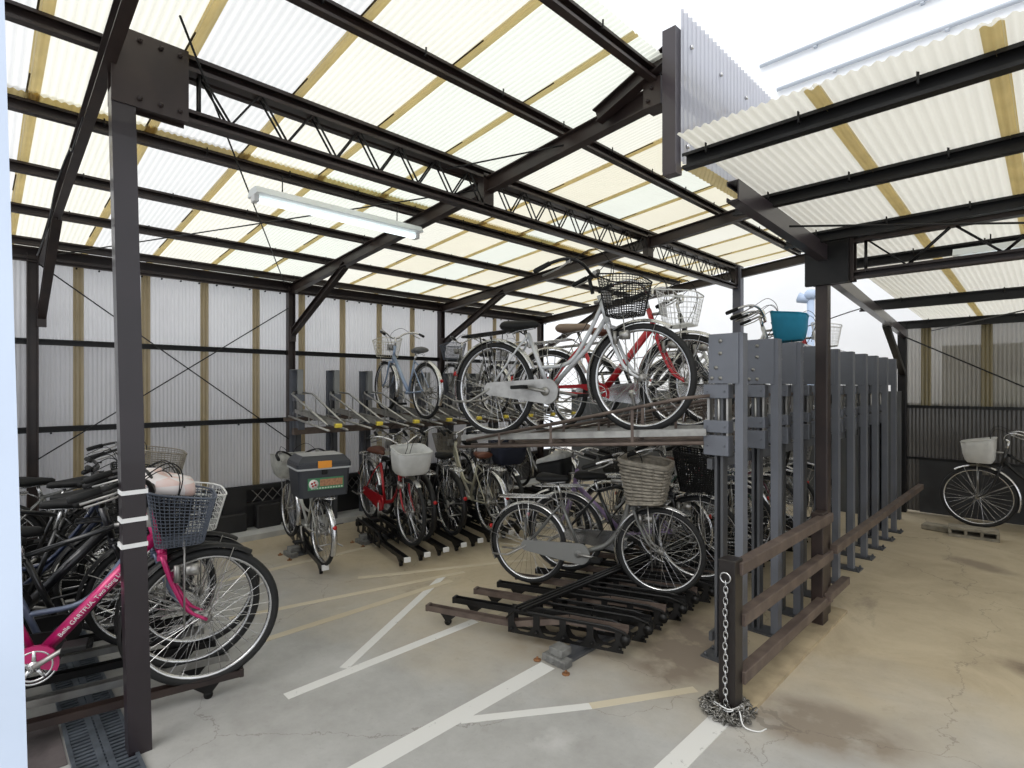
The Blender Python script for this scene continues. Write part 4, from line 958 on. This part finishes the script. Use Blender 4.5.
# grips show cream crank arm, mirror-like bell on the silver upper bicycle
# delivery box, resting on the carrier: lid, strap edge, tag, printed label
t = empty('delivery_box', (-4.245, 1.985, .683), math.radians(170)); t.scale = (.88, .88, .88); tag(t, 'black lidded delivery box with green label on a bicycle carrier', 'box')
BXM = solid('black box plastic', (.032, .035, .042), .45, 0, .15, 8)
def rbox(m, x0, x1, y0, y1, z0, z1, k=.03, taper=0.):
    def rg(z, s): 
        p = []; 
        for cx, cy_, a0 in ((x1-k, y1-k, 0), (x0+k, y1-k, 90), (x0+k, y0+k, 180), (x1-k, y0+k, 270)):
            for j in range(4): a = math.radians(a0+30*j); p.append(((cx+k*math.cos(a))*(1-s), (cy_+k*math.sin(a))*(1-s), z))
        return p
    m.loft([rg(z0, taper), rg(z1, 0)], smooth=False); return m
m = MB(); rbox(m, -.20, .20, -.23, .23, 0, .25, .03, .08); m.obj('body', BXM, t)
m = MB(); rbox(m, -.21, .21, -.24, .24, .262, .30, .03); 
m2 = MB(); m.loft([[( x*s_, y*s_, z) for x, y in ((.20,.23),(-.20,.23),(-.20,-.23),(.20,-.23))] for s_, z in ((1, .30), (.99, .315), (.80, .365), (.76, .368))], smooth=False); m.obj('lid', BXM, t)
m = MB(); rbox(m, -.155, .155, -.178, .178, .3685, .3695, .02); m.obj('lid_sheen', solid('painted lid sheen', (.38, .38, .38), .5, .1, .25, 12), t)  # sheen on the lid painted in as a paler grey patch
m = MB(); rbox(m, -.213, .213, -.243, .243, .248, .263, .03); m.obj('seam_trim', solid('grey trim', (.42, .43, .43), .4), t)
m = MB(); m.box((-.222, -.055, .262), (-.208, .065, .325), .002); m.obj('orange_tag', solid('orange reflector', (.80, .30, .02), .4), t)
m = MB(); m.box((-.21, -.02, .205), (-.196, .03, .25), .004); m.obj('latch', RUB(), t)
m = MB(); m.loft([[(-.1985, -.165, .07), (-.1985, .15, .07), (-.1985, .15, .175), (-.1985, -.165, .175)], [(-.2015, -.165, .07), (-.2015, .15, .07), (-.2015, .15, .175), (-.2015, -.165, .175)]], smooth=False); lb = m.obj('label', solid('green label', (.05, .20, .09), .5), t)
m = MB(); m.tube([(-.201, .10, .122), (-.2035, .10, .122)], .042, 20); m.obj('label_disc', solid('label white', (.72, .68, .64), .5), lb)
m = MB(); 
for a in (.4, 1.97, 3.54, 5.1): m.tube([(-.2035, .10+.017*math.cos(a), .122+.017*math.sin(a)), (-.2045, .10+.017*math.cos(a), .122+.017*math.sin(a))], .010, 10)
m.obj('label_mark', solid('label red', (.35, .02, .02), .5), lb)
m = MB(); m.box((-.2035, -.155, .10), (-.201, .045, .16)); m.obj('label_panel', solid('label orange', (.42, .20, .10), .5, 0, .4, 60), lb)
m = MB()
for i in range(12): m.box((-.2035, -.155+.024*i, .078), (-.201, -.141+.024*i, .090))
m.obj('label_print', solid('label pale', (.5, .62, .5), .5), lb)
